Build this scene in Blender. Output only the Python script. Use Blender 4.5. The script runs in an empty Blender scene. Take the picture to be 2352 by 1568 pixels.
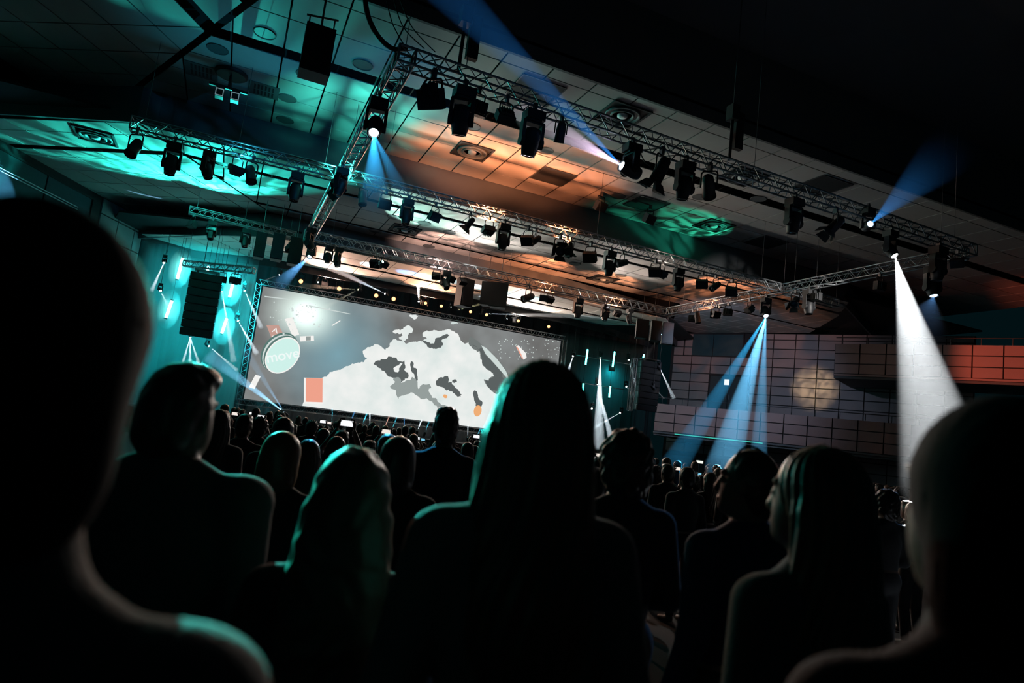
import bpy, math, random
import numpy as np
from mathutils import Vector, Matrix, Quaternion
random.seed(7)
SC = bpy.context.scene
COL = SC.collection
R = math.radians

# ------------------------------------------------------------------ camera
F = 1569.0; CX, CY = 1176.0, 784.0; EYE = 1.62
ROLL, PITCH, YAW = R(6.9), R(7.8), R(22.2)
FW = Vector((math.sin(YAW)*math.cos(PITCH), math.cos(YAW)*math.cos(PITCH), math.sin(PITCH)))
RT0 = Vector((math.cos(YAW), -math.sin(YAW), 0)); UP0 = RT0.cross(FW)
IX = RT0*math.cos(ROLL)+UP0*math.sin(ROLL)
IY = UP0*math.cos(ROLL)-RT0*math.sin(ROLL)
CAM = Vector((0, 0, EYE))
cam_d = bpy.data.cameras.new('camera'); cam = bpy.data.objects.new('camera', cam_d); COL.objects.link(cam)
cam.matrix_world = Matrix(((IX.x, IY.x, -FW.x, 0), (IX.y, IY.y, -FW.y, 0), (IX.z, IY.z, -FW.z, EYE), (0, 0, 0, 1)))
cam_d.sensor_width = 36; cam_d.lens = F/2352*36; cam_d.clip_start = .05; cam_d.clip_end = 200
cam_d.dof.use_dof = True; cam_d.dof.focus_distance = 17; cam_d.dof.aperture_fstop = 2.2
SC.camera = cam
SC.view_settings.view_transform = 'Standard'; SC.view_settings.look = 'None'
SC.view_settings.gamma = 1; SC.view_settings.exposure = 0; SC.view_settings.use_curve_mapping = False
# ------------------------------------------------------------------ world: only the faint leftover light of a darkened hall
W = bpy.data.worlds.new('hall_dark'); SC.world = W; W.use_nodes = True
W.node_tree.nodes['Background'].inputs[0].default_value = (.12, .8, 1, 1)
W.node_tree.nodes['Background'].inputs[1].default_value = .0065
cy = SC.cycles
cy.max_bounces = 3; cy.diffuse_bounces = 1; cy.glossy_bounces = 1; cy.transmission_bounces = 2
cy.adaptive_threshold = .03; cy.volume_bounces = 0; cy.transparent_max_bounces = 8; cy.caustics_reflective = False; cy.caustics_refractive = False

def ray(px, py):
    return (FW*F+IX*(px-CX)-IY*(py-CY)).normalized()
def onZ(px, py, z): d = ray(px, py); return CAM+d*((z-EYE)/d.z)
def onY(px, py, y): d = ray(px, py); return CAM+d*(y/d.y)
def onX(px, py, x): d = ray(px, py); return CAM+d*(x/d.x)
def onW(px, py, w): d = ray(px, py); return CAM+d*(w/d.dot(FW))

# spot lights: every one sits in front of the lens of a built lamp
def spot(name, loc, target, power, angle, color, blend=.3, radius=.03):
    l = bpy.data.lights.new(name, 'SPOT'); l.energy = power; l.color = color; l.spot_size = R(angle); l.spot_blend = blend
    l.shadow_soft_size = radius
    o = bpy.data.objects.new(name, l); COL.objects.link(o); o.location = loc
    o.rotation_euler = (Vector(target)-Vector(loc)).to_track_quat('-Z', 'Y').to_euler()
    return o
TEAL = (.03, .85, .72); CYAN = (.06, .55, .75); BLUE = (.08, .38, .9); ORANGE = (1, .34, .15); WARM = (1, .72, .45)
PALE = (.75, .9, 1); RED = (1, .13, .06)

# ------------------------------------------------------------------ materials
def mat(name, color, rough=.6, metal=0, emit=None, strength=0, noise=0, nscale=8, bump=0, bscale=60, spec=.5, sheen=0, sheen_tint=None):
    m = bpy.data.materials.new(name); m.use_nodes = True
    nt = m.node_tree; b = nt.nodes['Principled BSDF']
    c = (*color, 1)
    b.inputs['Base Color'].default_value = c; b.inputs['Roughness'].default_value = rough; b.inputs['Metallic'].default_value = metal
    b.inputs['Specular IOR Level'].default_value = spec
    if sheen:
        b.inputs['Sheen Weight'].default_value = sheen; b.inputs['Sheen Roughness'].default_value = .35
        b.inputs['Sheen Tint'].default_value = (*(sheen_tint or (1, 1, 1)), 1)
    if emit:
        b.inputs['Emission Color'].default_value = (*emit, 1); b.inputs['Emission Strength'].default_value = strength
    if noise or bump:
        tc = nt.nodes.new('ShaderNodeTexCoord')
    if noise:
        n = nt.nodes.new('ShaderNodeTexNoise'); n.inputs['Scale'].default_value = nscale; n.inputs['Detail'].default_value = 4
        nt.links.new(tc.outputs['Object'], n.inputs['Vector'])
        mx = nt.nodes.new('ShaderNodeMix'); mx.data_type = 'RGBA'
        mx.inputs[6].default_value = tuple(x*(1-noise) for x in color)+(1,); mx.inputs[7].default_value = tuple(min(1, x*(1+noise)) for x in color)+(1,)
        nt.links.new(n.outputs['Fac'], mx.inputs[0]); nt.links.new(mx.outputs[2], b.inputs['Base Color'])
    if bump:
        n2 = nt.nodes.new('ShaderNodeTexNoise'); n2.inputs['Scale'].default_value = bscale; n2.inputs['Detail'].default_value = 3
        nt.links.new(tc.outputs['Object'], n2.inputs['Vector'])
        bp = nt.nodes.new('ShaderNodeBump'); bp.inputs['Strength'].default_value = bump; bp.inputs['Distance'].default_value = .02
        nt.links.new(n2.outputs['Fac'], bp.inputs['Height']); nt.links.new(bp.outputs['Normal'], b.inputs['Normal'])
    return m
def emat(name, color, strength, sample=False):
    m = bpy.data.materials.new(name); m.cycles.emission_sampling = 'AUTO' if sample else 'NONE'; m.use_nodes = True; nt = m.node_tree; nt.nodes.clear()
    e = nt.nodes.new('ShaderNodeEmission'); e.inputs[0].default_value = (*color, 1); e.inputs[1].default_value = strength
    o = nt.nodes.new('ShaderNodeOutputMaterial'); nt.links.new(e.outputs[0], o.inputs[0]); return m
def vmat(name, density, color=(1, 1, 1), aniso=0, fade=False):
    m = bpy.data.materials.new(name); m.use_nodes = True; nt = m.node_tree; nt.nodes.clear()
    e = nt.nodes.new('ShaderNodeVolumeScatter'); e.inputs['Color'].default_value = (*color, 1); e.inputs['Density'].default_value = density
    if fade:                                                # haze thins out along the beam (generated z runs from lamp to far end)
        tc = nt.nodes.new('ShaderNodeTexCoord'); sx = nt.nodes.new('ShaderNodeSeparateXYZ'); mr = nt.nodes.new('ShaderNodeMapRange'); mr.interpolation_type = 'SMOOTHSTEP'
        mr.inputs['From Min'].default_value = .35; mr.inputs['From Max'].default_value = 1; mr.inputs['To Min'].default_value = density; mr.inputs['To Max'].default_value = 0
        nt.links.new(tc.outputs['Generated'], sx.inputs[0]); nt.links.new(sx.outputs['Z'], mr.inputs['Value']); nt.links.new(mr.outputs[0], e.inputs['Density'])
    e.inputs['Anisotropy'].default_value = aniso
    o = nt.nodes.new('ShaderNodeOutputMaterial'); nt.links.new(e.outputs[0], o.inputs['Volume']); return m
M = dict(
    tile=mat('ceiling_tile_paint', (.47, .44, .41), .7, noise=.07, nscale=3, bump=.15, bscale=90),
    slot=mat('black_ceiling_slot', (.012, .014, .016), .8, noise=.2),
    fascia=mat('shaded_fascia_tone', (.11, .12, .13), .7, noise=.12, nscale=2),  # fascias face away from the stage light; that shade is in this base
    dimceil=mat('upper_ceiling_paint', (.16, .155, .15), .8, noise=.1, nscale=1),
    grill=mat('vent_metal', (.09, .1, .1), .6, 0, noise=.1),
    panel=mat('wall_panel_veneer', (.30, .245, .25), .55, noise=.14, nscale=2.2, bump=.05),
    balc=mat('balcony_panel_veneer', (.34, .22, .21), .5, noise=.12, nscale=2.2, bump=.05),
    backing=mat('wall_backing', (.02, .02, .022), .8, noise=.2),
    floor=mat('dark_carpet', (.02, .022, .026), .9, noise=.3, nscale=30),
    drape=mat('black_drape', (.022, .023, .026), .9, noise=.3, nscale=12),
    alu=mat('truss_aluminium', (.34, .36, .38), .36, .7, noise=.12, nscale=15),
    black=mat('black_fixture_metal', (.012, .013, .015), .55, noise=.2, nscale=20),
    bluegrey=mat('fixture_grey_metal', (.035, .04, .045), .45, noise=.15, nscale=20),
    white=mat('white_enamel', (.75, .75, .72), .5, noise=.05),
    glass=mat('dark_lens_glass', (.02, .025, .03), .1, noise=.1),
    speaker=mat('speaker_cabinet_paint', (.008, .009, .01), .6, noise=.3, nscale=40, bump=.2, bscale=200),
    grille=mat('speaker_grille', (.008, .009, .01), .6, 0, noise=.3, nscale=80),
    rubber=mat('black_cable_rubber', (.012, .012, .013), .6, noise=.2),
    steel=mat('rigging_steel', (.2, .2, .21), .4, .7, noise=.1),
    wood=mat('stage_deck_wood', (.03, .028, .028), .5, noise=.2),
    glasswin=mat('booth_glass', (.02, .06, .075), .6, noise=.1),
    recess=mat('recess_dark_paint', (.03, .05, .06), .7, noise=.2),
    lens_pale=emat('lit_lens_pale', PALE, 14), lens_blue=emat('lit_lens_blue', (.45, .7, 1), 9),
    lens_warm=emat('lit_lens_warm', (1, .42, .16), 3.4), lens_white=emat('lit_lens_white', (1, .98, .95), 20),
    lens_teal=emat('lit_lens_teal', (.35, 1, .93), 9), lens_yellow=emat('lit_lens_yellow', (1, .85, .45), 6),
    tube=emat('teal_led_tube', (.2, 1, .92), 34, True), tube_dim=emat('teal_led_tube_soft', (.1, 1, .85), 9, True),
    phone=emat('phone_display', (.95, .97, 1), 1.1), phone_warm=emat('phone_display_warm', (1, .9, .82), .9), phone_blue=emat('phone_display_blue', (.25, .7, .95), .8),
    sign=emat('exit_sign_face', (.95, .98, .9), 1.0),
    skin=mat('skin', (.16, .10, .075), .5, noise=.06, nscale=30),
    hair_dark=mat('dark_hair', (.022, .016, .012), .4, noise=.3, nscale=60, sheen=.35, sheen_tint=(1, .85, .7)),
    hair_black=mat('black_hair', (.008, .008, .009), .8, noise=.3, nscale=60, spec=.1),
    hair_brown=mat('brown_hair', (.06, .035, .02), .4, noise=.3, nscale=60, sheen=.4, sheen_tint=(1, .8, .6)),
    hair_blond=mat('blond_hair', (.045, .033, .02), .5, noise=.25, nscale=60, sheen=.4, sheen_tint=(1, .9, .75)),
    hair_red=mat('auburn_hair', (.16, .06, .025), .42, noise=.25, nscale=60, sheen=.5, sheen_tint=(1, .75, .5)),
    cloth_black=mat('black_cloth', (.012, .012, .014), .85, noise=.2, nscale=25, bump=.2, bscale=120, sheen=.15),
    cloth_grey=mat('grey_cloth', (.06, .06, .062), .85, noise=.15, nscale=25, bump=.2, bscale=120, sheen=.2),
    cloth_pale=mat('pale_cloth', (.12, .115, .11), .85, noise=.1, nscale=25, bump=.2, bscale=120, sheen=.2),
    cloth_blue=mat('navy_cloth', (.02, .03, .07), .85, noise=.2, nscale=25, bump=.2, bscale=120, sheen=.2),
)

# ------------------------------------------------------------------ mesh helpers
def tag(o, label=None, cat=None, group=None, kind=None):
    if label: o['label'] = label
    if cat: o['category'] = cat
    if group: o['group'] = group
    if kind: o['kind'] = kind
    return o
def link(name, data, parent=None, loc=None, rot=None):
    o = bpy.data.objects.new(name, data); COL.objects.link(o)
    if parent is not None: o.parent = parent
    if loc is not None: o.location = loc
    if rot is not None:
        if isinstance(rot, Quaternion): o.rotation_mode = 'QUATERNION'; o.rotation_quaternion = rot
        else: o.rotation_euler = rot
    return o
def empty(name, loc=(0, 0, 0), rz=0):
    o = bpy.data.objects.new(name, None); COL.objects.link(o); o.location = loc; o.rotation_euler = (0, 0, rz); o.empty_display_size = .1
    return o
class MB:
    def __init__(s): s.v = []; s.f = []; s.sm = []
    def add(s, vs, fs, smooth=False):
        n = len(s.v); s.v += [tuple(v) for v in vs]; s.f += [tuple(i+n for i in f) for f in fs]; s.sm += [smooth]*len(fs); return s
    def box(s, c, d, m=None):
        vs = [Vector((c[0]+x*d[0]/2, c[1]+y*d[1]/2, c[2]+z*d[2]/2)) for x in (-1, 1) for y in (-1, 1) for z in (-1, 1)]
        if m: vs = [m @ v for v in vs]
        return s.add(vs, [(0, 1, 3, 2), (4, 6, 7, 5), (0, 4, 5, 1), (2, 3, 7, 6), (0, 2, 6, 4), (1, 5, 7, 3)])
    def prism(s, poly, lo, hi, fn):
        """poly: 2D outline, fn(u,v,h)->3D"""
        n = len(poly); vs = [fn(u, v, lo) for u, v in poly]+[fn(u, v, hi) for u, v in poly]
        fs = [tuple(range(n)), tuple(range(2*n-1, n-1, -1))]+[(i, i+n, (i+1) % n+n, (i+1) % n) for i in range(n)]
        return s.add(vs, fs)
    def tube(s, p0, p1, r0, r1=None, n=8, caps=True, smooth=True):
        p0 = Vector(p0); p1 = Vector(p1); r1 = r0 if r1 is None else r1
        d = (p1-p0).normalized(); a = d.orthogonal().normalized(); b = d.cross(a)
        vs = []
        for p, r in ((p0, r0), (p1, r1)):
            vs += [p+(a*math.cos(2*math.pi*i/n)+b*math.sin(2*math.pi*i/n))*r for i in range(n)]
        s.add(vs, [(i, (i+1) % n, (i+1) % n+n, i+n) for i in range(n)], smooth)
        if caps: s.add(vs, [tuple(range(n-1, -1, -1)), tuple(range(n, 2*n))])
        return s
    def lathe(s, prof, n=16, m=None, smooth=True):
        """profile [(r,z)] about z"""
        vs = []; fs = []
        for r, z in prof: vs += [Vector((r*math.cos(2*math.pi*i/n), r*math.sin(2*math.pi*i/n), z)) for i in range(n)]
        if m: vs = [m @ v for v in vs]
        for k in range(len(prof)-1):
            fs += [(k*n+i, k*n+(i+1) % n, (k+1)*n+(i+1) % n, (k+1)*n+i) for i in range(n)]
        s.add(vs, fs, smooth)
        if prof[0][0] > 1e-4: s.add(vs[:n], [tuple(range(n-1, -1, -1))])
        if prof[-1][0] > 1e-4: s.add(vs[-n:], [tuple(range(n))])
        return s
    def path(s, pts, r, n=6):
        for a, b in zip(pts[:-1], pts[1:]): s.tube(a, b, r, n=n)
        return s
    def data(s, name, m):
        me = bpy.data.meshes.new(name); me.from_pydata(s.v, [], s.f); me.materials.append(m)
        me.polygons.foreach_set('use_smooth', s.sm); me.update(); return me
    def obj(s, name, m, parent=None, loc=None, rot=None): return link(name, s.data(name, m), parent, loc, rot)

def clip(poly, region):
    """convex clip of poly by convex CCW region"""
    out = list(poly)
    for i in range(len(region)):
        (ax, ay), (bx, by) = region[i], region[(i+1) % len(region)]
        inp, out = out, []
        side = lambda p: (bx-ax)*(p[1]-ay)-(by-ay)*(p[0]-ax)
        for j in range(len(inp)):
            p, q = inp[j], inp[(j+1) % len(inp)]
            sp, sq = side(p), side(q)
            if sp >= 0: out.append(p)
            if (sp >= 0) != (sq >= 0):
                t = sp/(sp-sq); out.append((p[0]+(q[0]-p[0])*t, p[1]+(q[1]-p[1])*t))
        if not out: return []
    return out
def area(p): return abs(sum(p[i][0]*p[(i+1) % len(p)][1]-p[(i+1) % len(p)][0]*p[i][1] for i in range(len(p))))/2

# ------------------------------------------------------------------ structure: floor, ceilings, fascias
def structure(name, mb, m): o = mb.obj(name, m); o['kind'] = 'structure'; return o
structure('floor', MB().box((8, 18, -.05), (60, 56, .1)), M['floor'])
T = 1.172
tile_cache = {}
def tiles(parent, z, region, origin, ang, xr, rows, gap=.042, name='ceiling_tile'):
    """rows: list of (v0, v1) bands in the rotated frame"""
    ca, sa = math.cos(ang), math.sin(ang)
    for v0, v1 in rows:
        u = xr[0]
        while u < xr[1]:
            q = [(u+gap/2, v0+gap/2), (u+T-gap/2, v0+gap/2), (u+T-gap/2, v1-gap/2), (u+gap/2, v1-gap/2)]
            pw = [(origin[0]+a*ca-b*sa, origin[1]+a*sa+b*ca) for a, b in q]
            c = clip(pw, region); A = area(c) if len(c) > 2 else 0
            full = area(pw)
            if A > full*.999:
                key = (round(v1-v0, 3), round(ang, 3))
                if key not in tile_cache:
                    w, d = T-gap, v1-v0-gap
                    b = MB().box((0, 0, .012), (w, d, .024)); tile_cache[key] = b.data(name, M['tile'])
                cx = origin[0]+(u+T/2)*ca-(v0+v1)/2*sa; cyy = origin[1]+(u+T/2)*sa+(v0+v1)/2*ca
                link(name, tile_cache[key], parent, (cx, cyy, z), (0, 0, ang))
            elif A > .04:
                MB().prism(c, z, z+.024, lambda a, b, h: (a, b, h)).obj(name, M['tile'], parent)
            u += T
Z0, Z1, Z2, Z3 = 12.5, 10.2, 9.16, 8.27
Y1, Y2, Y3, Y4 = 13.7, 21.65, 28.1, 32.7
# ceiling decks (black void behind the tile joints)
deck = lambda poly, z: MB().prism(poly, z+.03, z+.12, lambda a, b, h: (a, b, h))
c0 = structure('ceiling_upper', deck([(-16, -6), (36, -6), (36, Y1), (-16, Y1)], Z0), M['dimceil'])
P1 = [(-14, Y1), (34, Y1), (34, 27.6), (24.5, Y2+.5), (20.6, Y2), (-3.5, Y2), (-14, 28.2)]
c1 = structure('ceiling_middle', MB().prism([(-14, 10), (-1.2, Y1), (34, Y1), (34, 28), (-14, 28.5)], Z1+.32, Z1+.4, lambda a, b, h: (a, b, h)), M['slot'])
c2 = structure('ceiling_lower', MB().prism([(-14, 28.5), (-14, 22), (34, 22), (34, 36), (-14, 36)], Z2+.32, Z2+.4, lambda a, b, h: (a, b, h)), M['slot'])
c3 = structure('ceiling_stage', MB().prism([(-6.2, 36), (-5, 31), (1, Y3), (20, Y3+.6), (25, 33), (25, 37), (18, Y4+1.2), (15, Y4), (1.4, Y4), (-2, Y4+1.5)], Z3+.32, Z3+.4, lambda a, b, h: (a, b, h)), M['slot'])
X0 = -2.345
ROW1 = [(Y1-.02, 14.22), (14.22, 15.39), (15.39, 16.8), (17.26, 18.43), (18.43, 19.6), (19.6, 20.77), (20.77, 21.63)]
mit = [(-.25, Y1), (-3.5, Y2)]
REG1 = [(-.05, Y1-.1), (34, Y1-.1), (34, 21.4), (24.4, 21.95), (20.6, 21.63), (-3.55, 21.63)]
def ccw(p):
    s = sum(p[i][0]*p[(i+1) % len(p)][1]-p[(i+1) % len(p)][0]*p[i][1] for i in range(len(p)))
    return p if s > 0 else p[::-1]
tiles(c1, Z1, ccw([(-.05, Y1-.05), (33, Y1-.05), (33, 21.63), (-3.55, 21.63)]), (0, 0), 0, (X0-T*2, 32), ROW1)
# right-hand wing of the middle ceiling, behind the bent fascia
tiles(c1, Z1, ccw([(20.9, 21.65), (33, 21.65), (33, 26.6), (25.1, 22.2)]), (0, 0), 0, (X0+T*19, 32), [(21.65, 22.8), (22.8, 23.97), (23.97, 25.1), (25.1, 26.3)])
# left wing, turned about the mitre
angL = R(-121)
wl = ccw([(-.25, Y1-.05), (-3.75, 21.63), (-5.6, 22.9), (-13.5, 27.5), (-13.5, 10), (-2.2, 10)])
org = (-1.6, 16.86)
tiles(c1, Z1, wl, org, angL, (-9*T, 9*T), [(-7.5, -6.3), (-6.3, -5.1), (-5.1, -3.9), (-3.9, -2.7), (-2.7, -1.5), (-1.5, -.3), (.12, 1.3), (1.3, 2.45), (2.45, 3.6), (3.6, 4.8), (4.8, 6)])
# lower ceiling
ROW2 = [(Y2+.02, 22.55), (22.55, 23.4), (23.68, 24.85), (24.85, 26.02), (26.02, 27.0), (27.24, 28.08)]
tiles(c2, Z2, ccw([(-3.4, Y2), (24.5, Y2), (26.5, 24), (29, 28.08), (.58, 28.08)]), (0, 0), 0, (X0-T*2, 31), ROW2)
tiles(c2, Z2, ccw([(20.3, 28.1), (29.4, 28.1), (27, 32), (25.4, 35), (24.6, 35)]), (0, 0), 0, (X0+T*19, 31), [(28.1, 29.27), (29.27, 30.44), (30.44, 31.6), (31.6, 32.8), (32.8, 34)])
angB = R(147)
wb = ccw([(-3.5, 21.72), (.5, 28.12), (-4.6, 33.8), (-9.4, 25.6)])
tiles(c2, Z2, wb, (-2.22, 23.5), angB, (-6*T, 9*T), [(-9, -7.8), (-7.8, -6.6), (-6.6, -5.4), (-5.4, -4.2), (-4.2, -3.0), (-3.0, -1.8), (-1.8, -.6), (-.6, -.02), (.26, 1.4), (1.4, 2.6)])
# stage ceiling
ROW3 = [(Y3+.04, 29.3), (29.3, 30.5), (30.78, 31.75), (31.75, 32.68)]
tiles(c3, Z3, ccw([(1.0, Y3), (19.5, Y3), (21, 29.6), (18.6, 32.68), (1.4, 32.68)]), (0, 0), 0, (X0+T*2, 22), ROW3)
tiles(c3, Z3, ccw([(.9, 28.2), (1.3, 32.6), (-2.2, 34.2), (-4.4, 33)]), (1.0, 28.2), angB, (-2*T, 6*T), [(-6, -4.8), (-4.8, -3.6), (-3.6, -2.4), (-2.4, -1.2), (-1.2, -.1)])
# fascias
def fascia(name, pts, z0, z1, m=M['fascia'], t=.08):
    b = MB()
    for (ax, ay), (bx, by) in zip(pts[:-1], pts[1:]):
        d = Vector((bx-ax, by-ay, 0)); n = Vector((-d.y, d.x, 0)).normalized()*t
        b.add([(ax, ay, z0), (bx, by, z0), (bx, by, z1), (ax, ay, z1), (ax+n.x, ay+n.y, z0), (bx+n.x, by+n.y, z0), (bx+n.x, by+n.y, z1), (ax+n.x, ay+n.y, z1)],
              [(0, 1, 2, 3), (7, 6, 5, 4), (0, 4, 5, 1), (3, 2, 6, 7), (0, 3, 7, 4), (1, 5, 6, 2)])
    return structure(name, b, m)
fascia('trim_1', [(-14, 9.6), (-1.1, Y1), (36, Y1)], Z1-.02, Z0+.05, M['dimceil'])
fascia('trim_2', [(-13.5, 27.5), (-9.2, 24.9), (-3.5, Y2-.1), (-3.0, Y2), (20.6, Y2), (24.6, Y2+.35), (33, 27.0)], Z2-.02, Z1+.03)
fascia('trim_3', [(-4.6, 33.9), (-1.6, 30.3), (.6, 28.4), (2, Y3), (13, Y3), (20, Y3+1.4), (25.2, 34.8)], Z3-.02, Z2+.03)
fascia('trim_4', [(-2.4, 34.3), (1.3, Y4+.05), (16, Y4+.05), (19, Y4+.5), (23.5, 35.2)], Z3-.32, Z3+.03, M['drape'])

# walls
def panel_wall(name, a, b, z0, z1, zt, cols, rows, m, off=0, holes=(), backing=True, pname='wall_panel', gap=.055, ustart=0.0):
    """upright panelled plane from a to b (plan points), face on the left of a->b"""
    a = Vector((*a, 0)); b = Vector((*b, 0)); u = (b-a).normalized(); n = Vector((u.y, -u.x, 0)); L = (b-a).length
    rz = math.atan2(u.y, u.x)
    mb = MB()
    p = [a+n*-.03, b+n*-.03, b+n*-.3, a+n*-.3]
    vs = [(q.x, q.y, z) for z in (z0, zt) for q in p]
    mb.add(vs, [(0, 1, 2, 3), (7, 6, 5, 4), (0, 4, 5, 1), (1, 5, 6, 2), (2, 6, 7, 3), (3, 7, 4, 0)])
    w = structure(name, mb, M['backing'])
    cw, rh = cols, rows
    cache = {}
    k = ustart
    while k < L-.05:
        e = min(k+cw, L); z = z0
        while z < z1-.05:
            ze = min(z+rh, zt); uc, zc = (k+e)/2, (z+ze)/2
            if not any(h[0] < uc < h[1] and h[2] < zc < h[3] for h in holes):
                key = (round(e-k, 2), round(ze-z, 2))
                if key not in cache: cache[key] = MB().box((0, 0, 0), (e-k-gap, .05, ze-z-gap)).data(pname, m)
                q = a+u*uc+n*.0
                link(pname, cache[key], w, (q.x, q.y, zc), (0, 0, rz))
            z = ze
        k = e
    return w, (lambda s, z, d=0: a+u*s+n*d+Vector((0, 0, z))), rz
# right wall: from the stage corner toward the camera. columns 1.19, rows .53
RWA, RWB = (25.07, 35.19), (33.4, 21.9)
RH = [(.9, 4.5, 7.68, 9.3), (2.5, 4.9, 4.3, 6.65), (.2, 3.7, 0, 1.75)]
wall_r, RWP, RWZ = panel_wall('wall_right', RWA, RWB, .3, 9.16, 9.16, 1.19, .531, M['panel'], holes=RH, ustart=.17)
# left wall
LWA, LWB = (-13.2, 15.2), (-4.45, 34.1)
LH = [(12.2, 17.3, 5.7, 8.9)]
wall_l, LWP, LWZ = panel_wall('wall_left', LWA, LWB, 4.0, 9.16, 9.16, 1.19, .9, M['panel'], holes=LH)
# back of the stage: black drapes with folds
db = MB(); N = 220; pts = []
for i in range(N+1):
    x = -8+34*i/N; pts.append((x, 38+.12*math.sin(i*1.1)+.05*math.sin(i*2.7)))
for i in range(N):
    (ax, ay), (bx, by) = pts[i], pts[i+1]
    db.add([(ax, ay, 0), (bx, by, 0), (bx, by, 9), (ax, ay, 9)], [(0, 1, 2, 3)], True)
structure('wall_back', db, M['drape'])

# ------------------------------------------------------------------ windows, doors, balconies
def frame_box(mb, P, s0, s1, z0, z1, w, d0, d1):
    """rectangular frame bars on a wall parametrised by P(s,z,depth)"""
    for a0, a1, b0, b1 in ((s0, s1, z1-w, z1), (s0, s1, z0, z0+w), (s0, s0+w, z0+w, z1-w), (s1-w, s1, z0+w, z1-w)):
        vs = [P(s, z, d) for d in (d0, d1) for s, z in ((a0, b0), (a1, b0), (a1, b1), (a0, b1))]
        mb.add(vs, [(3, 2, 1, 0), (4, 5, 6, 7), (0, 1, 5, 4), (1, 2, 6, 5), (2, 3, 7, 6), (3, 0, 4, 7)])
    return mb
def slab(P, s0, s1, z0, z1, d0, d1):
    vs = [P(s, z, d) for d in (d0, d1) for s, z in ((s0, z0), (s1, z0), (s1, z1), (s0, z1))]
    return MB().add(vs, [(3, 2, 1, 0), (4, 5, 6, 7), (0, 1, 5, 4), (1, 2, 6, 5), (2, 3, 7, 6), (3, 0, 4, 7)])
w1 = structure('window_1', frame_box(MB(), RWP, .8, 4.45, 7.7, 9.14, .07, -.02, .06), M['backing'])
slab(RWP, .87, 2.6, 7.77, 9.07, -.02, .01).obj('pane', M['glasswin'], w1); slab(RWP, 2.64, 4.38, 7.77, 9.07, -.02, .01).obj('pane', M['glasswin'], w1)
d1 = structure('door_1', frame_box(MB(), RWP, 2.52, 4.9, 4.3, 6.65, .08, -.02, .06), M['backing'])
slab(RWP, 2.6, 3.69, 4.3, 6.57, -.02, .02).obj('door_leaf', M['recess'], d1); slab(RWP, 3.73, 4.82, 4.3, 6.57, -.02, .02).obj('door_leaf', M['recess'], d1)
for s in (3.63, 3.79): MB().tube(RWP(s, 5.2, .06), RWP(s, 5.5, .06), .015).obj('handle', M['steel'], d1)
d2 = structure('door_2', frame_box(MB(), RWP, .2, 3.6, .0, 1.74, .08, -.02, .06), M['backing'])
slab(RWP, .28, 1.88, 0, 1.66, -.02, .02).obj('door_leaf', M['recess'], d2); slab(RWP, 1.92, 3.52, 0, 1.66, -.02, .02).obj('door_leaf', M['recess'], d2)
w2 = structure('window_2', frame_box(MB(), LWP, 12.2, 17.3, 5.75, 8.9, .07, -.02, .06), M['backing'])
slab(LWP, 12.27, 14.7, 5.82, 8.83, -.02, .01).obj('pane', M['glasswin'], w2); slab(LWP, 14.78, 17.23, 5.82, 8.83, -.02, .01).obj('pane', M['glasswin'], w2)
rl = MB()
for dz in (0, .09): rl.tube(LWP(12.3, 8.1+dz, .25), LWP(16.2, 8.1+dz, .25), .022)
tag(rl.obj('lighting_pipe', M['alu']), 'bright twin pipe hung across the dark side window', 'pipe')

def exit_sign(name, P, s, z, w, h, label, d=.16):
    r = empty(name, P(s, z-h/2, d)); r.rotation_euler = (0, 0, RWZ)
    MB().box((0, 0, h/2), (w, .08, h)).obj('housing', M['white'], r)
    MB().box((0, -.045, h/2), (w*.92, .012, h*.88)).obj('lit_face', M['sign'], r)
    return tag(r, label, 'sign')
exit_sign('exit_sign', RWP, 3.66, 6.2, .3, .36, 'small square lit sign above the doors of the upper gallery')
exit_sign('exit_sign', RWP, 2.44, 1.42, .42, .17, 'small oblong lit sign over the doors under the lower balcony')

def balcony(name, a, b, z0, z1, cw, depth, label, lip, P2=None):
    a = Vector((*a, 0)); b = Vector((*b, 0)); u = (b-a).normalized(); n = Vector((u.y, -u.x, 0)); L = (b-a).length; rz = math.atan2(u.y, u.x)
    P = lambda s, z, d=0: a+u*s+n*d+Vector((0, 0, z))
    r = empty(name, a)
    inv = lambda mb: setattr(mb, 'v', [tuple(Vector(v)-a) for v in mb.v]) or mb
    inv(slab(P, 0, L, z0, z1-.02, -.3, -.03)).obj('parapet', M['backing'], r)
    inv(slab(P, 0, L, z0-.22, z0-.02, -depth, -.06)).obj('underside', M['fascia'], r)
    rh = (z1-z0)/3
    me = MB().box((0, 0, 0), (cw-.055, .05, rh-.05)).data('front_panel', M['balc'])
    k = 0
    while k+cw <= L+.02:
        for i in range(3): link('front_panel', me, r, P(k+cw/2, z0+rh*(i+.5))-a, (0, 0, rz))
        k += cw
    inv(slab(P, 0, L, z0-.1, z0-.01, -.28, .05)).obj('lower_lip', lip, r)
    rb = MB().tube(P(0, z1+.32, -.16)-a, P(L, z1+.32, -.16)-a, .022).obj('rail', M['bluegrey'], r)
    post = MB().tube((0, 0, 0), (0, 0, .32), .018).data('rail_post', M['bluegrey'])
    k = .3
    while k < L: link('rail_post', post, r, P(k, z1, -.16)-a); k += cw
    tag(r, label, 'balcony')
    return P
BP1 = balcony('balcony', (21.85, 31.66), (29.9, 21.33), 2.82, 4.34, 1.105, 4.2, 'long lower balcony with plum grey front panels along the side wall', M['fascia'])
_a = Vector((21.85, 31.66, 0)); _bal = [o for o in COL.objects if o.name == 'balcony'][0]
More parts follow.
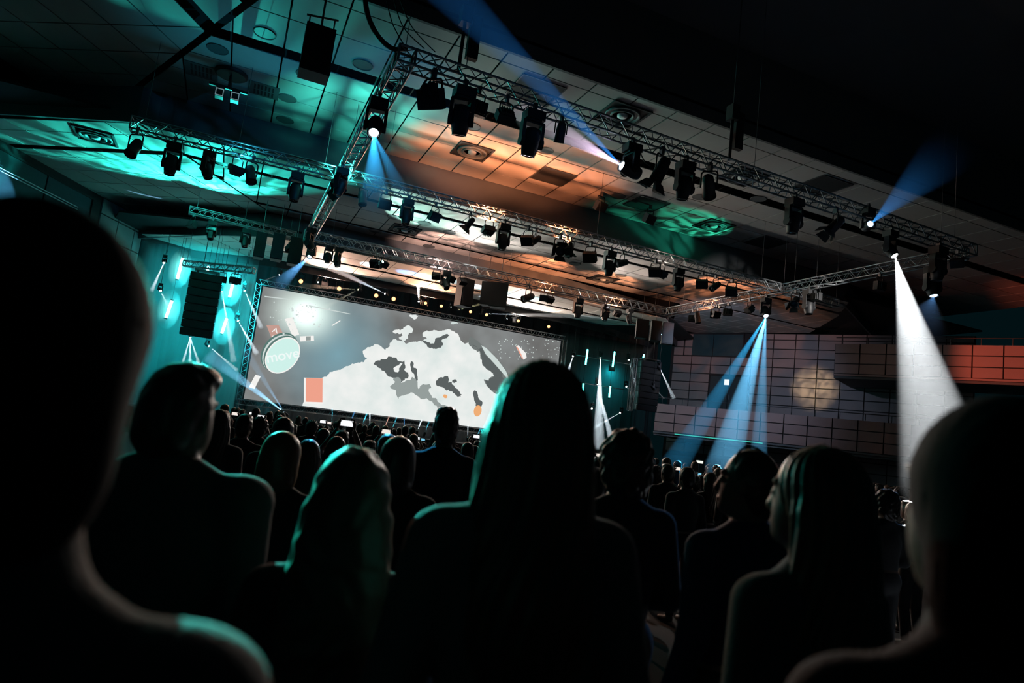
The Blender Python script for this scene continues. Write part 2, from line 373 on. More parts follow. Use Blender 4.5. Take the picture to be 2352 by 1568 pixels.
_ls = slab(BP1, 1.2, 5.7, 2.735, 2.775, .05, .075); _ls.v = [tuple(Vector(v)-_a) for v in _ls.v]; _ls.obj('led_strip', emat('teal_led_strip', (.1, 1, .8), .55), _bal)['label'] = 'thin teal glowing strip under the front panels'
BP2 = balcony('balcony', (27.25, 24.75), (33.3, 13.74), 6.51, 8.01, 1.13, 3.6, 'upper balcony with red lit front panels', M['balc'])
# end cheek of the upper balcony and its hanging lattice brackets
# ------------------------------------------------------------------ ceiling fittings
def disc(parent, x, y, z, r):
    key = ('disc', r)
    if key not in tile_cache:
        b = MB().lathe([(r, -.006), (r, -.02), (r*.94, -.026), (r*.9, -.012)], 24)
        g = MB().lathe([(r*.9, -.01), (r*.9, -.016)], 24)
        tile_cache[key] = (b.data('grille_ring', M['grill']), g.data('grille_plate', M['grill']))
    o = empty('round_ceiling_grille', (x, y, z)); link('ring', tile_cache[key][0], o); link('plate', tile_cache[key][1], o)
    return o
def square_diffuser(x, y, z, s=1.12):
    if 'sqd' not in tile_cache:
        fr = MB()
        for q in ((0, s/2-.03, s, .06), (0, -s/2+.03, s, .06), (s/2-.03, 0, .06, s-.12), (-s/2+.03, 0, .06, s-.12)): fr.box((q[0], q[1], -.02), (q[2], q[3], .04))
        bk = MB().box((0, 0, -.005), (s-.02, s-.02, .01))
        r1 = MB().lathe([(.46, -.01), (.47, -.06), (.43, -.075), (.40, -.03)], 28)
        r2 = MB().lathe([(.31, -.01), (.32, -.07), (.28, -.085), (.25, -.03)], 28)
        hb = MB().lathe([(.14, -.01), (.13, -.08), (.05, -.1)], 20)
        tile_cache['sqd'] = [(n, b.data(n, m)) for n, b, m in (('frame', fr, M['slot']), ('backing', bk, M['slot']), ('outer_cone', r1, M['grill']), ('inner_cone', r2, M['grill']), ('hub', hb, M['white']))]
    o = empty('square_air_diffuser', (x, y, z))
    for n, d in tile_cache['sqd']: link(n, d, o)
    return o
def open_hatch(x, y, z, sx=1.15, sy=.95):
    o = empty('ceiling_hatch', (x, y, z))
    MB().box((0, 0, -.006), (sx, sy, .012)).obj('opening', M['slot'], o)
    fr = MB()
    for q in ((0, sy/2, sx, .03), (0, -sy/2, sx, .03), (sx/2, 0, .03, sy-.03), (-sx/2, 0, .03, sy-.03)): fr.box((q[0], q[1], -.012), (q[2], q[3], .024))
    fr.obj('frame', M['bluegrey'], o); return o
GR = [(608, 76, Z1), (500, 112, Z1), (703, 170, Z1), (833, 148, Z1), (1084, 290, Z1), (1252, 345, Z1), (655, 275, Z1), (660, 225, Z1), (1475, 480, Z1), (1608, 452, Z1), (1742, 456, Z1), (1420, 450, Z1),
      (863, 530, Z2), (975, 512, Z2), (1032, 533, Z2), (1118, 532, Z2), (985, 565, Z2), (1320, 605, Z2), (1426, 632, Z2), (905, 498, Z2)]
nm = ['beside the long hanging loudspeaker', 'next to the slotted vents', 'between the slotted vents and the hanging loudspeaker', 'above the truss corner', 'in the pink and orange lit tiles', 'at the end of the orange lit tiles',
      'behind the twin square lamp', 'close to the twin square lamp', 'above the dim floodlight', 'in the dim tiles past the truss', 'near the dark hatch at the dim end', 'between two dark hatches',
      'above the screen side in grey light', 'first of two in the mint glow', 'second of two in the mint glow', 'in the mint glow by the drum lamp', 'just above the stage fascia', 'over the middle of the lamp row', 'by the painted square vent', 'beside the lit moving head']
for (px, py, z), t in zip(GR, nm):
    p = onZ(px, py, z); tag(disc(None, p.x, p.y, z, .26), f'round flush ceiling grille {t}', 'ceiling grille', 'round ceiling grilles')
SQ = [(1085, 347, Z1, 'caught in orange light below the beams'), (1430, 262, Z1, 'half hidden by the bright lamp truss'), (1640, 517, Z1, 'in the dim tiles at the far end'),
      (1705, 405, Z1, 'dim one beside the near truss'), (1385, 640, Z2, 'painted with teal swirls of light'), (930, 527, Z2, 'pale grey above the screen corner'), (220, 312, Z2, 'over the dark side wall')]
for px, py, z, t in SQ:
    p = onZ(px, py, z); tag(square_diffuser(p.x, p.y, z), f'square ceiling air diffuser with round cones {t}', 'air diffuser', 'square air diffusers')
HT = [(1272, 405, Z1, 'between orange and dim tiles'), (1485, 468, Z1, 'over the two hanging floodlights'), (1230, 208, Z1, 'crossed by the blue beam'), (1890, 425, Z1, 'near the dark end of the front truss'), (1760, 556, Z1, 'beside the green glow')]
for px, py, z, t in HT:
    p = onZ(px, py, z); tag(open_hatch(p.x, p.y, z-.005, 1.17, 1.17), f'dark open ceiling hatch {t}', 'hatch', 'open ceiling hatches')
def slot_vent(px, py, label):
    p = onZ(px, py, Z1); o = empty('slotted_ceiling_vent', (p.x, p.y, Z1))
    MB().box((0, 0, -.008), (.8, .8, .016)).obj('plate', M['grill'], o)
    me = MB().box((0, 0, -.02), (.045, .26, .012)).data('vent_slot', M['slot'])
    for r_ in (-.17, .17):
        for i in range(6): link('vent_slot', me, o, ((i-2.5)*.095, r_, 0))
    tag(o, label, 'vent')
slot_vent(463, 163, 'square slotted ceiling vent beyond the twin square lamp')
slot_vent(606, 207, 'square slotted ceiling vent under the round grille by the fascia')
# twin square lamp on a round plate
p = onZ(532, 168, Z1); o = empty('twin_square_lamp', p)
MB().lathe([(.42, 0), (.42, -.05), (.36, -.09)], 20).obj('ceiling_plate', M['black'], o)
MB().tube((0, 0, -.05), (0, 0, -.42), .035).obj('stem', M['black'], o)
MB().box((0, -.02, -.44), (.95, .07, .07)).obj('crossbar', M['black'], o)
for sx in (-.19, .19):
    h = MB().box((sx, -.04, -.62), (.2, .22, .3)).obj('lamp_body', M['black'], o)
    fr = MB()
    for q in ((0, .09, .2, .022), (0, -.09, .2, .022), (.09, 0, .022, .16), (-.09, 0, .022, .16)): fr.box((sx+q[0], -.16, -.66+q[1]), (q[2], .014, q[3]))
    fr.obj('lit_rim', mat('lamp_rim_glow', (.7, .78, .8), .3, .2, emit=(.6, .85, .9), strength=.18, noise=.05), h)  # rim brightness put into the silver as a weak emission
tag(o, 'twin square lamp with bright rims hung from the tiled ceiling', 'lamp')

# ------------------------------------------------------------------ trusses
TRUSSES = []
def above(x, y):
    if y < Y1: return Z0+.04
    if y < Y2: return Z1+.33
    if y < Y3: return Z2+.33
    return Z3+.33 if y < Y4 else Z2+.33
def truss(a, b, s, label, bay=.5, tilt=0, r=.024, rb=.012):
    a = Vector(a); b = Vector(b); d = (b-a); L = d.length; u = d/L
    if abs(u.z) < .5: TRUSSES.append((a, b, s))
    side = u.cross(Vector((0, 0, 1))).normalized(); up = Vector((0, 0, 1)) if abs(u.z) < .9 else Vector((0, 1, 0)).cross(u).normalized()
    if abs(u.z) > .9: side = Vector((1, 0, 0)); up = Vector((0, 1, 0))
    root = empty('lighting_truss', a)
    q = [(side*i+up*j)*s/2 for i, j in ((-1, -1), (1, -1), (1, 1), (-1, 1))]
    for c in q: MB().tube(c, c+d, r, n=8).obj('chord', M['alu'], root)
    n = max(2, int(L/bay)); st = d/n
    for k, nm_ in enumerate(('bottom_lacing', 'side_lacing', 'top_lacing', 'side_lacing')):
        c0_, c1_ = q[k], q[(k+1) % 4]; mb = MB()
        for i in range(n):
            p0, p1 = c0_+st*i, c1_+st*(i+.5)
            mb.tube(p0, p1, rb, n=5, caps=False); mb.tube(p1, c0_+st*(i+1), rb, n=5, caps=False)
        mb.obj(nm_, M['alu'], root)
    for e in (0, 1):
        mb = MB()
        for k in range(4): mb.tube(q[k]+d*e, q[(k+1) % 4]+d*e, r*.8, n=6)
        mb.obj('end_frame', M['alu'], root)
    for t in ((.06, .5, .94) if abs(u.z) < .5 else (1,)):
        p = d*t+(q[2] if abs(u.z) < .5 else Vector()); w = a+p
        MB().tube(p, p+Vector((0, 0, max(.3, above(w.x, w.y)-w.z))), .007, n=5).obj('suspension_cable', M['steel'], root)
    return tag(root, label, 'truss')
def snap(p, near=.9):
    """put a lamp's clamp onto the camera-side bottom chord of the closest truss"""
    best = None
    for a, b, s_ in TRUSSES:
        d = b-a; t = max(.02, min(.98, (Vector((p[0], p[1], a.z))-a).dot(d)/d.length_squared)); c = a+d*t
        n_ = Vector((d.y, -d.x, 0)).normalized()
        if n_.dot(-c) < 0: n_ = -n_
        dist = (Vector((c.x, c.y))-Vector((p[0], p[1]))).length
        if abs(c.z-s_/2-p[2]) < .75 and dist < near and (best is None or dist < best[0]): best = (dist, c+n_*s_/2-Vector((0, 0, s_/2+.11)))
    return best[1] if best else Vector(p)
ZT = 8.0
truss((2.15, 11.5, ZT), (17.85, 11.9, ZT), .3, 'near aluminium lighting truss carrying the bright blue lit lamps')
truss((2, 11.65, ZT), (2, 25.5, ZT), .3, 'aluminium truss running from the lit corner toward the screen')
truss((17.9, 12.1, ZT), (17.9, 25.55, ZT), .3, 'pale aluminium truss running along the panelled wall side')
truss((1.8, 25.7, ZT), (18.1, 25.7, ZT), .32, 'truss over the stage edge with orange glow behind', .42)
truss((-3.1, 18.5, ZT), (1.8, 18.4, ZT), .3, 'dark truss carrying lamps under the teal lit ceiling')
truss((2.2, 18.35, ZT), (17.65, 18.7, ZT), .3, 'middle truss with a long row of black lamps')
truss((18.15, 18.72, ZT), (20.6, 18.8, ZT), .3, 'short truss end carrying on past the wall side truss')
corner = empty('truss_corner', (2, 11.5, ZT))
cb = MB()
for i in (-1, 1):
    for j in (-1, 1):
        cb.tube((i*.15, j*.15, -.15), (i*.15, j*.15, .15), .024)
        cb.tube((-.15, i*.15, j*.15), (.15, i*.15, j*.15), .024); cb.tube((i*.15, -.15, j*.15), (i*.15, .15, j*.15), .024)
cb.obj('corner_frame', M['alu'], corner)
cbb = MB()
for i in (-1, 1): cbb.tube((-.15, -.15, i*.15), (.15, .15, i*.15), .012); cbb.tube((-.15, .15, i*.15), (.15, -.15, i*.15), .012)
cbb.obj('corner_brace', M['alu'], corner)
tag(corner, 'aluminium corner block joining the two lit trusses', 'truss corner')
# stage side truss at the left, low ceiling pipes
truss((-2.2, 27.2, 8.35), (1.6, 27.6, 8.35), .24, 'short truss below the teal ceiling beside the speaker stacks', .4)
truss((-2.3, 30.6, 6.95), (.35, 29.2, 6.95), .22, 'short pink lit truss holding the line array and tubes', .35)
def pipe(name, a, b, r, m, label): return tag(MB().tube(a, b, r).obj(name, m), label, 'pipe')

# ------------------------------------------------------------------ lamps
def lamp_meshes():
    P = {}
    # moving head: base hangs from the truss, yoke, tilting head with lens
    b = MB().box((0, 0, -.09), (.30, .24, .15)); b.box((0, 0, -.18), (.2, .2, .03)); P['mh_base'] = b.data('base', M['black'])
    P['clamp'] = MB().box((0, 0, .03), (.05, .09, .1)).box((0, 0, .1), (.07, .05, .06)).data('clamp', M['steel'])
    y = MB()
    for s in (-1, 1):
        y.box((s*.155, 0, -.36), (.05, .13, .34)); y.lathe([(.085, -.03), (.085, .03)], 12, Matrix.Translation((s*.155, 0, -.5)) @ Matrix.Rotation(R(90), 4, 'Y'))
    y.box((0, 0, -.2), (.34, .13, .05)); P['mh_yoke'] = y.data('yoke', M['black'])
    h = MB().lathe([(.05, -.22), (.11, -.2), (.135, -.1), (.135, .06), (.12, .14), (.105, .2), (.112, .215), (.095, .215), (.09, .19)], 16)
    P['mh_head'] = h.data('head', M['black'])
    P['mh_lens'] = MB().lathe([(.088, .18), (.07, .198), (.03, .207), (.0001, .209)], 16).data('lens', M['glass'])
    # par can with u-bracket
    br = MB().path([(-.13, 0, -.3), (-.13, 0, -.06), (-.1, 0, -.02), (.1, 0, -.02), (.13, 0, -.06), (.13, 0, -.3)], .014, 6); P['par_yoke'] = br.data('bracket', M['black'])
    P['par_can'] = MB().lathe([(.05, -.24), (.09, -.2), (.105, -.08), (.11, .17), (.12, .175), (.12, .19), (.1, .19), (.095, .16)], 16).data('can', M['black'])
    P['par_lens'] = MB().lathe([(.094, .15), (.06, .17), (.0001, .178)], 16).data('lens', M['glass'])
    # led wash panel
    P['box_body'] = MB().box((0, 0, 0), (.34, .16, .26)).box((0, -.1, 0), (.26, .05, .2)).data('housing', M['black'])
    P['box_face'] = MB().box((0, .086, 0), (.3, .012, .22)).data('lens', M['glass'])
    P['fin'] = MB().box((0, 0, 0), (.012, .05, .22)).data('cooling_fin', M['black'])
    # fresnel barn doors
    d = MB()
    for k in range(4):
        m = Matrix.Rotation(R(90*k), 4, 'Z') @ Matrix.Translation((0, .12, .19)) @ Matrix.Rotation(R(-38), 4, 'X')
        d.add([m @ Vector(v) for v in ((-.1, 0, 0), (.1, 0, 0), (.14, 0, .17), (-.14, 0, .17), (-.1, .006, 0), (.1, .006, 0), (.14, .006, .17), (-.14, .006, .17))],
              [(0, 1, 2, 3), (7, 6, 5, 4), (0, 4, 5, 1), (1, 5, 6, 2), (2, 6, 7, 3), (3, 7, 4, 0)])
    P['barn'] = d
    return P
LM = lamp_meshes()
LMm = {}
def lens_mesh(key, m):
    k = (key, m.name)
    if k not in LMm: d = LM[key].copy(); d.materials.clear(); d.materials.append(m); LMm[k] = d
    return LMm[k]
def mesh_with(key, m):
    return LM[key] if m is None else lens_mesh(key, m)
def lamp(kind, loc, aim, label, scale=1.0, lens=None, body=None, group=None, stand=False):
    """hang a lamp at loc (its clamp), head pointing along aim (direction). returns lens point"""
    r = empty({'mh': 'moving_head_light', 'par': 'par_can_light', 'box': 'wash_light', 'fres': 'fresnel_light'}[kind], loc); r.scale = (scale,)*3
    aim = Vector(aim).normalized(); pan = math.atan2(aim.x, aim.y)
    if stand: r.rotation_euler = (math.pi, 0, 0); aim_l = Vector((aim.x, -aim.y, -aim.z))
    else: aim_l = aim
    pan = math.atan2(-aim_l.x, aim_l.y)
    link('clamp', LM['clamp'], r)
    q = aim_l.to_track_quat('Z', 'Y')
    if kind == 'mh':
        link('base', mesh_with('mh_base', body), r); link('yoke', mesh_with('mh_yoke', body), r, rot=(0, 0, pan))
        h = link('head', mesh_with('mh_head', body), r, (0, 0, -.5), q); ln = link('lens', lens_mesh('mh_lens', lens) if lens else LM['mh_lens'], h)
        off = Vector((0, 0, -.5))+aim_l*.215
    elif kind in ('par', 'fres'):
        link('bracket', LM['par_yoke'], r, rot=(0, 0, pan))
        h = link('can', mesh_with('par_can', body), r, (0, 0, -.3), q); link('lens', lens_mesh('par_lens', lens) if lens else LM['par_lens'], h)
        if kind == 'fres':
            for k in range(4):
                d = link('barn_door', BARN, h, rot=(0, 0, math.pi/2*k))
        off = Vector((0, 0, -.3))+aim_l*.2
    else:
        link('bracket', LM['par_yoke'], r, rot=(0, 0, pan), )
        q = aim_l.to_track_quat('Y', 'Z')
        h = link('housing', mesh_with('box_body', body), r, (0, 0, -.3), q); link('lens', lens_mesh('box_face', lens) if lens else LM['box_face'], h)
        for i in range(5): link('cooling_fin', LM['fin'], h, ((i-2)*.05, -.14, 0))
        off = Vector((0, 0, -.3))+aim_l*.1
    tag(r, label, 'stage light', group)
    if stand: off = Vector((off.x, -off.y, -off.z))
    return Vector(loc)+off*scale
_m = Matrix.Translation((0, .11, .19)) @ Matrix.Rotation(R(-38), 4, 'X')
BARN = MB().add([_m @ Vector(v) for v in ((-.1, 0, 0), (.1, 0, 0), (.14, 0, .17), (-.14, 0, .17), (-.1, .006, 0), (.1, .006, 0), (.14, .006, .17), (-.14, .006, .17))],
                [(0, 1, 2, 3), (7, 6, 5, 4), (0, 4, 5, 1), (1, 5, 6, 2), (2, 6, 7, 3), (3, 7, 4, 0)]).data('barn_door', M['black'])

HAZE = {}
def beam(p0, p1, ang, color, power, density, label, r0=.04, blend=.35, group='light beams in the haze', fade=False, light=True):
    """a cone of lit haze from p0 toward p1 (its end) and the spot light that lights it"""
    p0 = Vector(p0); p1 = Vector(p1); L = (p1-p0).length; d = (p1-p0)/L
    if light: spot('beam_lamp', p0-d*.0, p1, power, ang, color, blend, .012)
    if (density, fade) not in HAZE: HAZE[density, fade] = vmat('lit_haze_%g' % density, density, fade=fade)
    t = math.tan(R(ang/2))*1.02
    mb = MB().tube((0, 0, .03), (0, 0, L), max(.012, t*.03), t*L, n=20, smooth=False)
    o = mb.obj('light_shaft', HAZE[density, fade], loc=p0, rot=d.to_track_quat('Z', 'Y'))
    return tag(o, label, 'light beam', group)

# ------------------------------------------------------------------ lamps on the near truss (y = 11.6)
ZH = 7.74
def hang_y(px, py, y, z=ZH): p = onY(px, py, y); return snap((p.x, y, z))
def hang_x(px, py, x, z=ZH): p = onX(px, py, x); return snap((x, p.y, z))
DN = Vector((0, 0, -1))
NEAR = [(985, 200, 'box', (-.5, -.6, -.5), 1.35, M['lens_white'], 'floodlight with a white lit edge first on the near truss'),
        (1058, 205, 'mh', (.1, .3, -1), 1.25, None, 'big blue washed moving head beside the white edged floodlight'),
        (1155, 225, 'box', (0, .7, -.7), 1.0, None, 'finned blue wash light hung low on the near truss'),
        (1216, 260, 'mh', (0, .3, -1), 1.25, None, 'big blue washed moving head before the orange ceiling'),
        (1280, 270, 'par', (.1, .4, -1), .9, None, 'small can light beside the fan of pink beams'),
        (1507, 380, 'fres', (-.2, .5, -1), 1.25, None, 'open barn door spotlight next to the pink beam lamp'),
        (1565, 385, 'mh', (0, .2, -1), 1.15, None, 'dark moving head next to the barn door spotlight'),
        (1622, 385, 'par', (.5, .5, -.4), 1.3, None, 'fat dark can light past the barn door spotlight'),
        (1820, 465, 'mh', (0, .1, -1), 1.15, None, 'dark moving head alone on the dim stretch of near truss'),
        (1915, 520, 'fres', (-.6, .3, -.8), 1.1, None, 'dark spotlight tilted aside near the white beam'),
        (2160, 600, 'mh', (0, .1, -1), 1.25, None, 'dark moving head at the far end of the near truss'),
        (2205, 610, 'box', (-.7, -.3, -.6), .9, M['lens_yellow'], 'pair of pale yellow glinting panels at the truss end')]
GN = 'lamps on the near truss'
for px, py, k, a, s, ln, lb in NEAR:
    lamp(k, hang_y(px, py, 11.65), a, lb, s, None if k == 'box' else ln, M['bluegrey'] if px < 1290 else None, GN)
p0 = onY(1420, 348, 11.6); aim1 = Vector((-.95, -.35, .12))
L1 = lamp('mh', snap((p0.x+.24, 11.6, ZH)), (-1, -.1, .12), 'moving head throwing the fan of pink and blue beams', 1.1, M['lens_pale'], group=GN)
e1 = onY(1012, -40, 9.2); e2 = onZ(1215, 262, Z1-.1); e3 = onZ(1262, 322, Z1-.1)
beam(L1, e1, 7.5, (.03, .28, .9), 19000, .02, 'broad blue beam climbing from the pink fan lamp to the top edge')
beam(L1, e2, 9, (.95, .72, 1), 5200, .4, 'wide pinkish white beam grazing the orange ceiling')
beam(L1, e3, 5, (.12, .45, .95), 2600, .4, 'narrow blue beam along the ceiling slot under the pink fan')
L3 = lamp('mh', snap((onY(2045, 585, 11.65).x, 11.65, ZH)), (.1, -.55, -.75), 'moving head throwing the thick white beam at the crowd', 1.0, M['lens_white'], group=GN)
beam(L3, onW(2180, 1120, 7.6), 5.4, (.92, .97, 1), 260000, .02, 'thick white beam slanting down onto the crowd')
e5 = onW(2200, 330, 12.5); q5 = snap((onY(1992, 520, 11.65).x, 11.65, ZH))+Vector((0, 0, .38))
L5 = lamp('mh', q5, e5-q5, 'moving head throwing a blue beam up into the dark', .9, M['lens_blue'], group=GN)
beam(L5+(e5-q5).normalized()*.05, e5, 17, (.03, .24, .7), 4800, .02, 'blue beam rising into the dark beyond the thick white beam', fade=True)
# truss toward the screen (x = 2)
GS = 'lamps on the truss toward the screen'
L2 = lamp('mh', snap((2, onX(886, 250, 2).y, ZH)), (-.15, -.75, -1), 'moving head with a blue beam on the lit corner truss', 1.15, M['lens_pale'], group=GS)
beam(L2, onW(862, 500, 9.0), 7, (.03, .42, .9), 11000, .1, 'broad blue beam falling from the corner truss lamp', fade=True)
beam(L2, onW(944, 490, 9.0), 4, (.03, .42, .9), 7000, .1, 'slim blue beam falling beside the broad one', fade=True)
for px, py, k, a, s, lb in [(812, 350, 'mh', (-.2, .2, -1), 1.0, 'second moving head down the truss toward the screen'), (790, 420, 'box', (-.6, -.1, -.7), 1.2, 'boxy lamp third down the truss toward the screen'),
                            (742, 455, 'mh', (.6, -.3, -.8), 1.1, 'moving head with a teal edge fourth down the truss'), (714, 522, 'box', (.2, -.4, -.9), 1.2, 'boxy lamp near the screen end of the truss')]:
    q = hang_x(px, py-25, 2); lamp(k, q, a, lb, s, group=GS)
q = onY(668, 575, 25.7); L6 = lamp('mh', snap((q.x+.25, 25.7, ZH)), (-.3, -.6, -.8), 'moving head with a short blue beam above the screen corner', .9, M['lens_blue'], group=GS)
beam(L6, onW(622, 670, 21), 9, (.12, .42, .9), 36000, .02, 'short blue beam above the corner of the screen', fade=True)
# wall side truss (x = 17.9)
GW = 'lamps on the wall side truss'
L4 = lamp('mh', snap((17.9, onX(1765, 715, 17.9).y, ZH)), (-.25, -.6, -1), 'moving head with the blue three way beam on the wall side truss', 1.05, M['lens_pale'], group=GW)
beam(L4, onW(1545, 1075, 16.5), 3.8, (.03, .4, .8), 130000, .02, 'outer blue beam of the three way fan before the wall')
beam(L4, onW(1660, 1080, 16.5), 5.2, (.13, .5, .85), 260000, .02, 'middle pale blue beam of the three way fan')
beam(L4, onW(1740, 1085, 16.5), 2.8, (.11, .48, .85), 200000, .02, 'inner pale blue beam of the three way fan')
L14 = lamp('mh', snap((17.9, 12.9, ZH)), (-.1, -.3, -1), 'tall dark moving head where the two trusses meet in the dark', 1.25, M['lens_blue'], group=GW)
beam(L14, onW(2095, 800, 11.8), 8, (.12, .35, .8), 3000, .02, 'faint blue beam beneath the dark truss end', fade=True)
for px, py, k, a, s, lb in [(1868, 670, 'mh', (0, -.1, -1), 1.2, 'dark moving head on the wall side truss near the bent fascia'), (1835, 690, 'fres', (-.6, -.3, -.6), 1.1, 'barn door lamp between two heads on the wall side truss'),
                            (1655, 700, 'box', (0, -.9, -.3), 1.0, 'square wash light under the pale truss'), (1612, 708, 'par', (.1, -.2, -1), 1.1, 'slim lit can light near the pale truss end')]:
    lamp(k, hang_x(px, py-15, 17.9), a, lb, s, group=GW)
# middle truss (y = 18.4..18.7)
GM = 'lamps on the middle truss'
MID = [(318, 305, 'par', (-.2, -.5, -.9), 1.25, 'can light at the outer end of the dark truss'), (404, 330, 'mh', (0, -.1, -1), 1.15, 'moving head second along the dark truss'), (485, 345, 'mh', (.3, -.2, -.9), 1.0, 'moving head third along the dark truss'),
       (582, 370, 'par', (.2, -.4, -.9), 1.2, 'can light fourth along the dark truss'), (685, 393, 'mh', (0, -.1, -1), 1.1, 'moving head by the crossing of two trusses'),
       (833, 440, 'par', (.1, -.3, -1), 1.0, 'can light first on the middle truss'), (885, 445, 'box', (0, -.7, -.5), 1.0, 'wash light second on the middle truss'), (935, 465, 'mh', (0, -.1, -1), 1.0, 'moving head third on the middle truss'),
       (997, 480, 'box', (.3, -.7, -.4), 1.0, 'wash light fourth on the middle truss'), (1076, 505, 'fres', (-.4, .3, -.7), .8, 'small barn door lamp fifth on the middle truss'), (1155, 515, 'mh', (0, -.05, -1), 1.1, 'rounded moving head sixth on the middle truss'),
       (1210, 525, 'box', (-.5, -.5, -.6), 1.1, 'tilted wash light seventh on the middle truss'), (1226, 540, 'par', (-.6, .1, -.6), .9, 'slim tilted can eighth on the middle truss'), (1282, 550, 'fres', (-.2, -.8, -.3), 1.3, 'drum shaped spotlight with round front on the middle truss'),
       (1306, 560, 'fres', (.2, .2, -.8), .8, 'small barn door lamp after the drum spotlight'), (1352, 565, 'box', (-.5, -.5, -.6), 1.2, 'tilted wash light after the small barn door lamp'), (1397, 578, 'mh', (0, -.05, -1), 1.1, 'tall rounded moving head in the middle of the long row'),
       (1424, 590, 'par', (-.9, 0, -.4), 1.0, 'can light swung level in a tall bracket'), (1500, 605, 'box', (-.5, -.5, -.6), 1.1, 'tilted wash light before the green lit truss'), (1553, 628, 'mh', (0, -.05, -1), 1.05, 'moving head with a white label on its side'),
       (1607, 640, 'box', (-.5, -.5, -.5), 1.1, 'tilted wash light with a pale edge'), (1637, 650, 'par', (-.7, 0, -.6), 1.0, 'slim can light near the orange patch'), (1674, 660, 'box', (-.5, -.5, -.6), 1.15, 'last wash light before the wall side truss')]
for px, py, k, a, s, lb in MID:
    yy = 18.45 if px < 800 else 18.35+.4*(onY(px, py, 18.5).x-2.2)/18
    lamp(k, hang_y(px, py, yy), a, lb, s, group=GM)
# stage edge truss (y = 28.3)
GE = 'lamps on the stage edge truss'
for px, py, k, a, s, lb in [(757, 560, 'mh', (0, -.1, -1), 1.0, 'moving head first on the stage edge truss'), (777, 575, 'mh', (.2, -.1, -1), 1.1, 'moving head second on the stage edge truss'), (862, 588, 'box', (-.3, -.5, -.5), 1.2, 'wash light third on the stage edge truss'),
                            (884, 586, 'box', (.3, -.5, -.5), 1.0, 'wash light fourth on the stage edge truss'), (1022, 632, 'mh', (.2, -.5, -.6), 1.2, 'teal edged moving head beside the big hanging speakers'), (1034, 640, 'box', (.4, -.6, -.4), 1.1, 'wash light below the teal edged moving head'),
                            (1212, 655, 'par', (-.9, -.2, -.5), 1.5, 'fat can light swung level past the hanging speakers'), (1325, 695, 'mh', (0, -.1, -1), 1.25, 'moving head over the white level beam end'), (1387, 705, 'mh', (0, -.1, -1), 1.1, 'moving head at the bend of the stage fascia'),
                            (1442, 718, 'mh', (.3, -.1, -.9), 1.0, 'moving head beside the side speakers')]:
    lamp(k, hang_y(px, py, 25.7, 7.72), a, lb, s*.92, group=GE)
for px, py, lb in [(490, 500, 'moving head lit teal on the short truss'), (568, 520, 'smaller moving head by the end of the short truss')]:
    q = onY(px, py, 27.4); lamp('mh', snap((q.x, 27.4, 8.1)), (.1, -.3, -1), lb, 1.0, group='lamps on the short truss')

# ------------------------------------------------------------------ warm lamp row above the screen
tag(MB().tube((1, 33.35, 8.1), (18.5, 33.35, 8.1), .03).obj('lighting_pipe', M['steel']), 'thin pipe carrying the warm lamp row above the screen', 'pipe')
ORD = ['first', 'second', 'third', 'fourth', 'fifth', 'sixth', 'seventh', 'eighth', 'ninth', 'tenth', 'eleventh', 'twelfth', 'thirteenth', 'fourteenth']
for i, (px, py) in enumerate([(695, 627), (783, 646), (868, 664), (908, 673), (981, 688), (1017, 697), (1084, 712), (1121, 719), (1194, 734), (1264, 749)]):
    q = onY(px, py, 33.15); a = (CAM-q).normalized()
    lamp('par', (q.x, 33.35, 8.1-.1), (CAM-q), f'warm glowing can light, {ORD[i]} along the row above the screen', 1.25 if i < 4 else .95, M['lens_warm'], group='warm lamps above the screen')
BE = 'beams above the screen'
def small(px, py, y, aim, label, lens, sc=.5, grp='small moving heads on the stage', z_up=True):
    q = onY(px, py, y); aim = Vector(aim).normalized()
    off = (Vector((0, 0, -.5))+aim*.215)*sc
    lamp('mh', q-off, aim, label, sc, lens, group=grp)
    r_ = [o for o in COL.objects if o.type == 'EMPTY'][-1]; zt = above(q.x, q.y)
    MB().tube((0, 0, .1), (0, 0, (zt-(q-off).z)/sc), .012/sc*.8, n=5).obj('drop_rod', M['black'], r_); return q
def sbeam(px, py, y, ex, ey, ye, ang, col, pw, den, lab, lens, blab, sc=.5, grp='small moving heads on the stage'):
    q = onY(px, py, y); e = onY(ex, ey, ye)
    small(px, py, y, e-q, lab, lens, sc, grp)
    d = (e-q).normalized()
    beam(q+d*.03, e, ang, col, pw, den, blab, group=BE)
sbeam(884, 674, 32.9, 690, 580, 30.6, 6, PALE, 9000, .16, 'small moving head firing the white beam over the screen corner', M['lens_white'], 'wide white beam sweeping up across the lit stage ceiling')
sbeam(962, 692, 32.9, 958, 590, 31.2, 12, (1, .9, .8), 9000, .30, 'small moving head firing a white column upward', M['lens_white'], 'blazing white column rising above the screen edge')
sbeam(822, 665, 32.8, 690, 655, 32.0, 5, (1, .92, .6), 1300, .10, 'small moving head with a flat yellowish fan', M['lens_yellow'], 'flat yellowish beam along the top of the screen')
beam(onY(821, 666, 32.78), onY(690, 735, 31.9), 7, (1, .95, .7), 1500, .08, 'yellowish beam falling across the screen corner', group=BE)
sbeam(1111, 720, 32.9, 1420, 728, 30.8, 3.5, PALE, 9000, .14, 'small moving head firing a level white beam', M['lens_white'], 'level white beam running past the stage ceiling bend')
sbeam(1036, 705, 32.9, 1075, 692, 32.2, 7, PALE, 900, .25, 'small moving head with a stub of white beam', M['lens_white'], 'stub of white beam under the hanging speakers', .32)
sbeam(1055, 711, 32.9, 1160, 683, 31.5, 7, (1, .92, .5), 1500, .16, 'small moving head with a yellow beam', M['lens_yellow'], 'yellow beam rising behind the hanging speakers', .32)
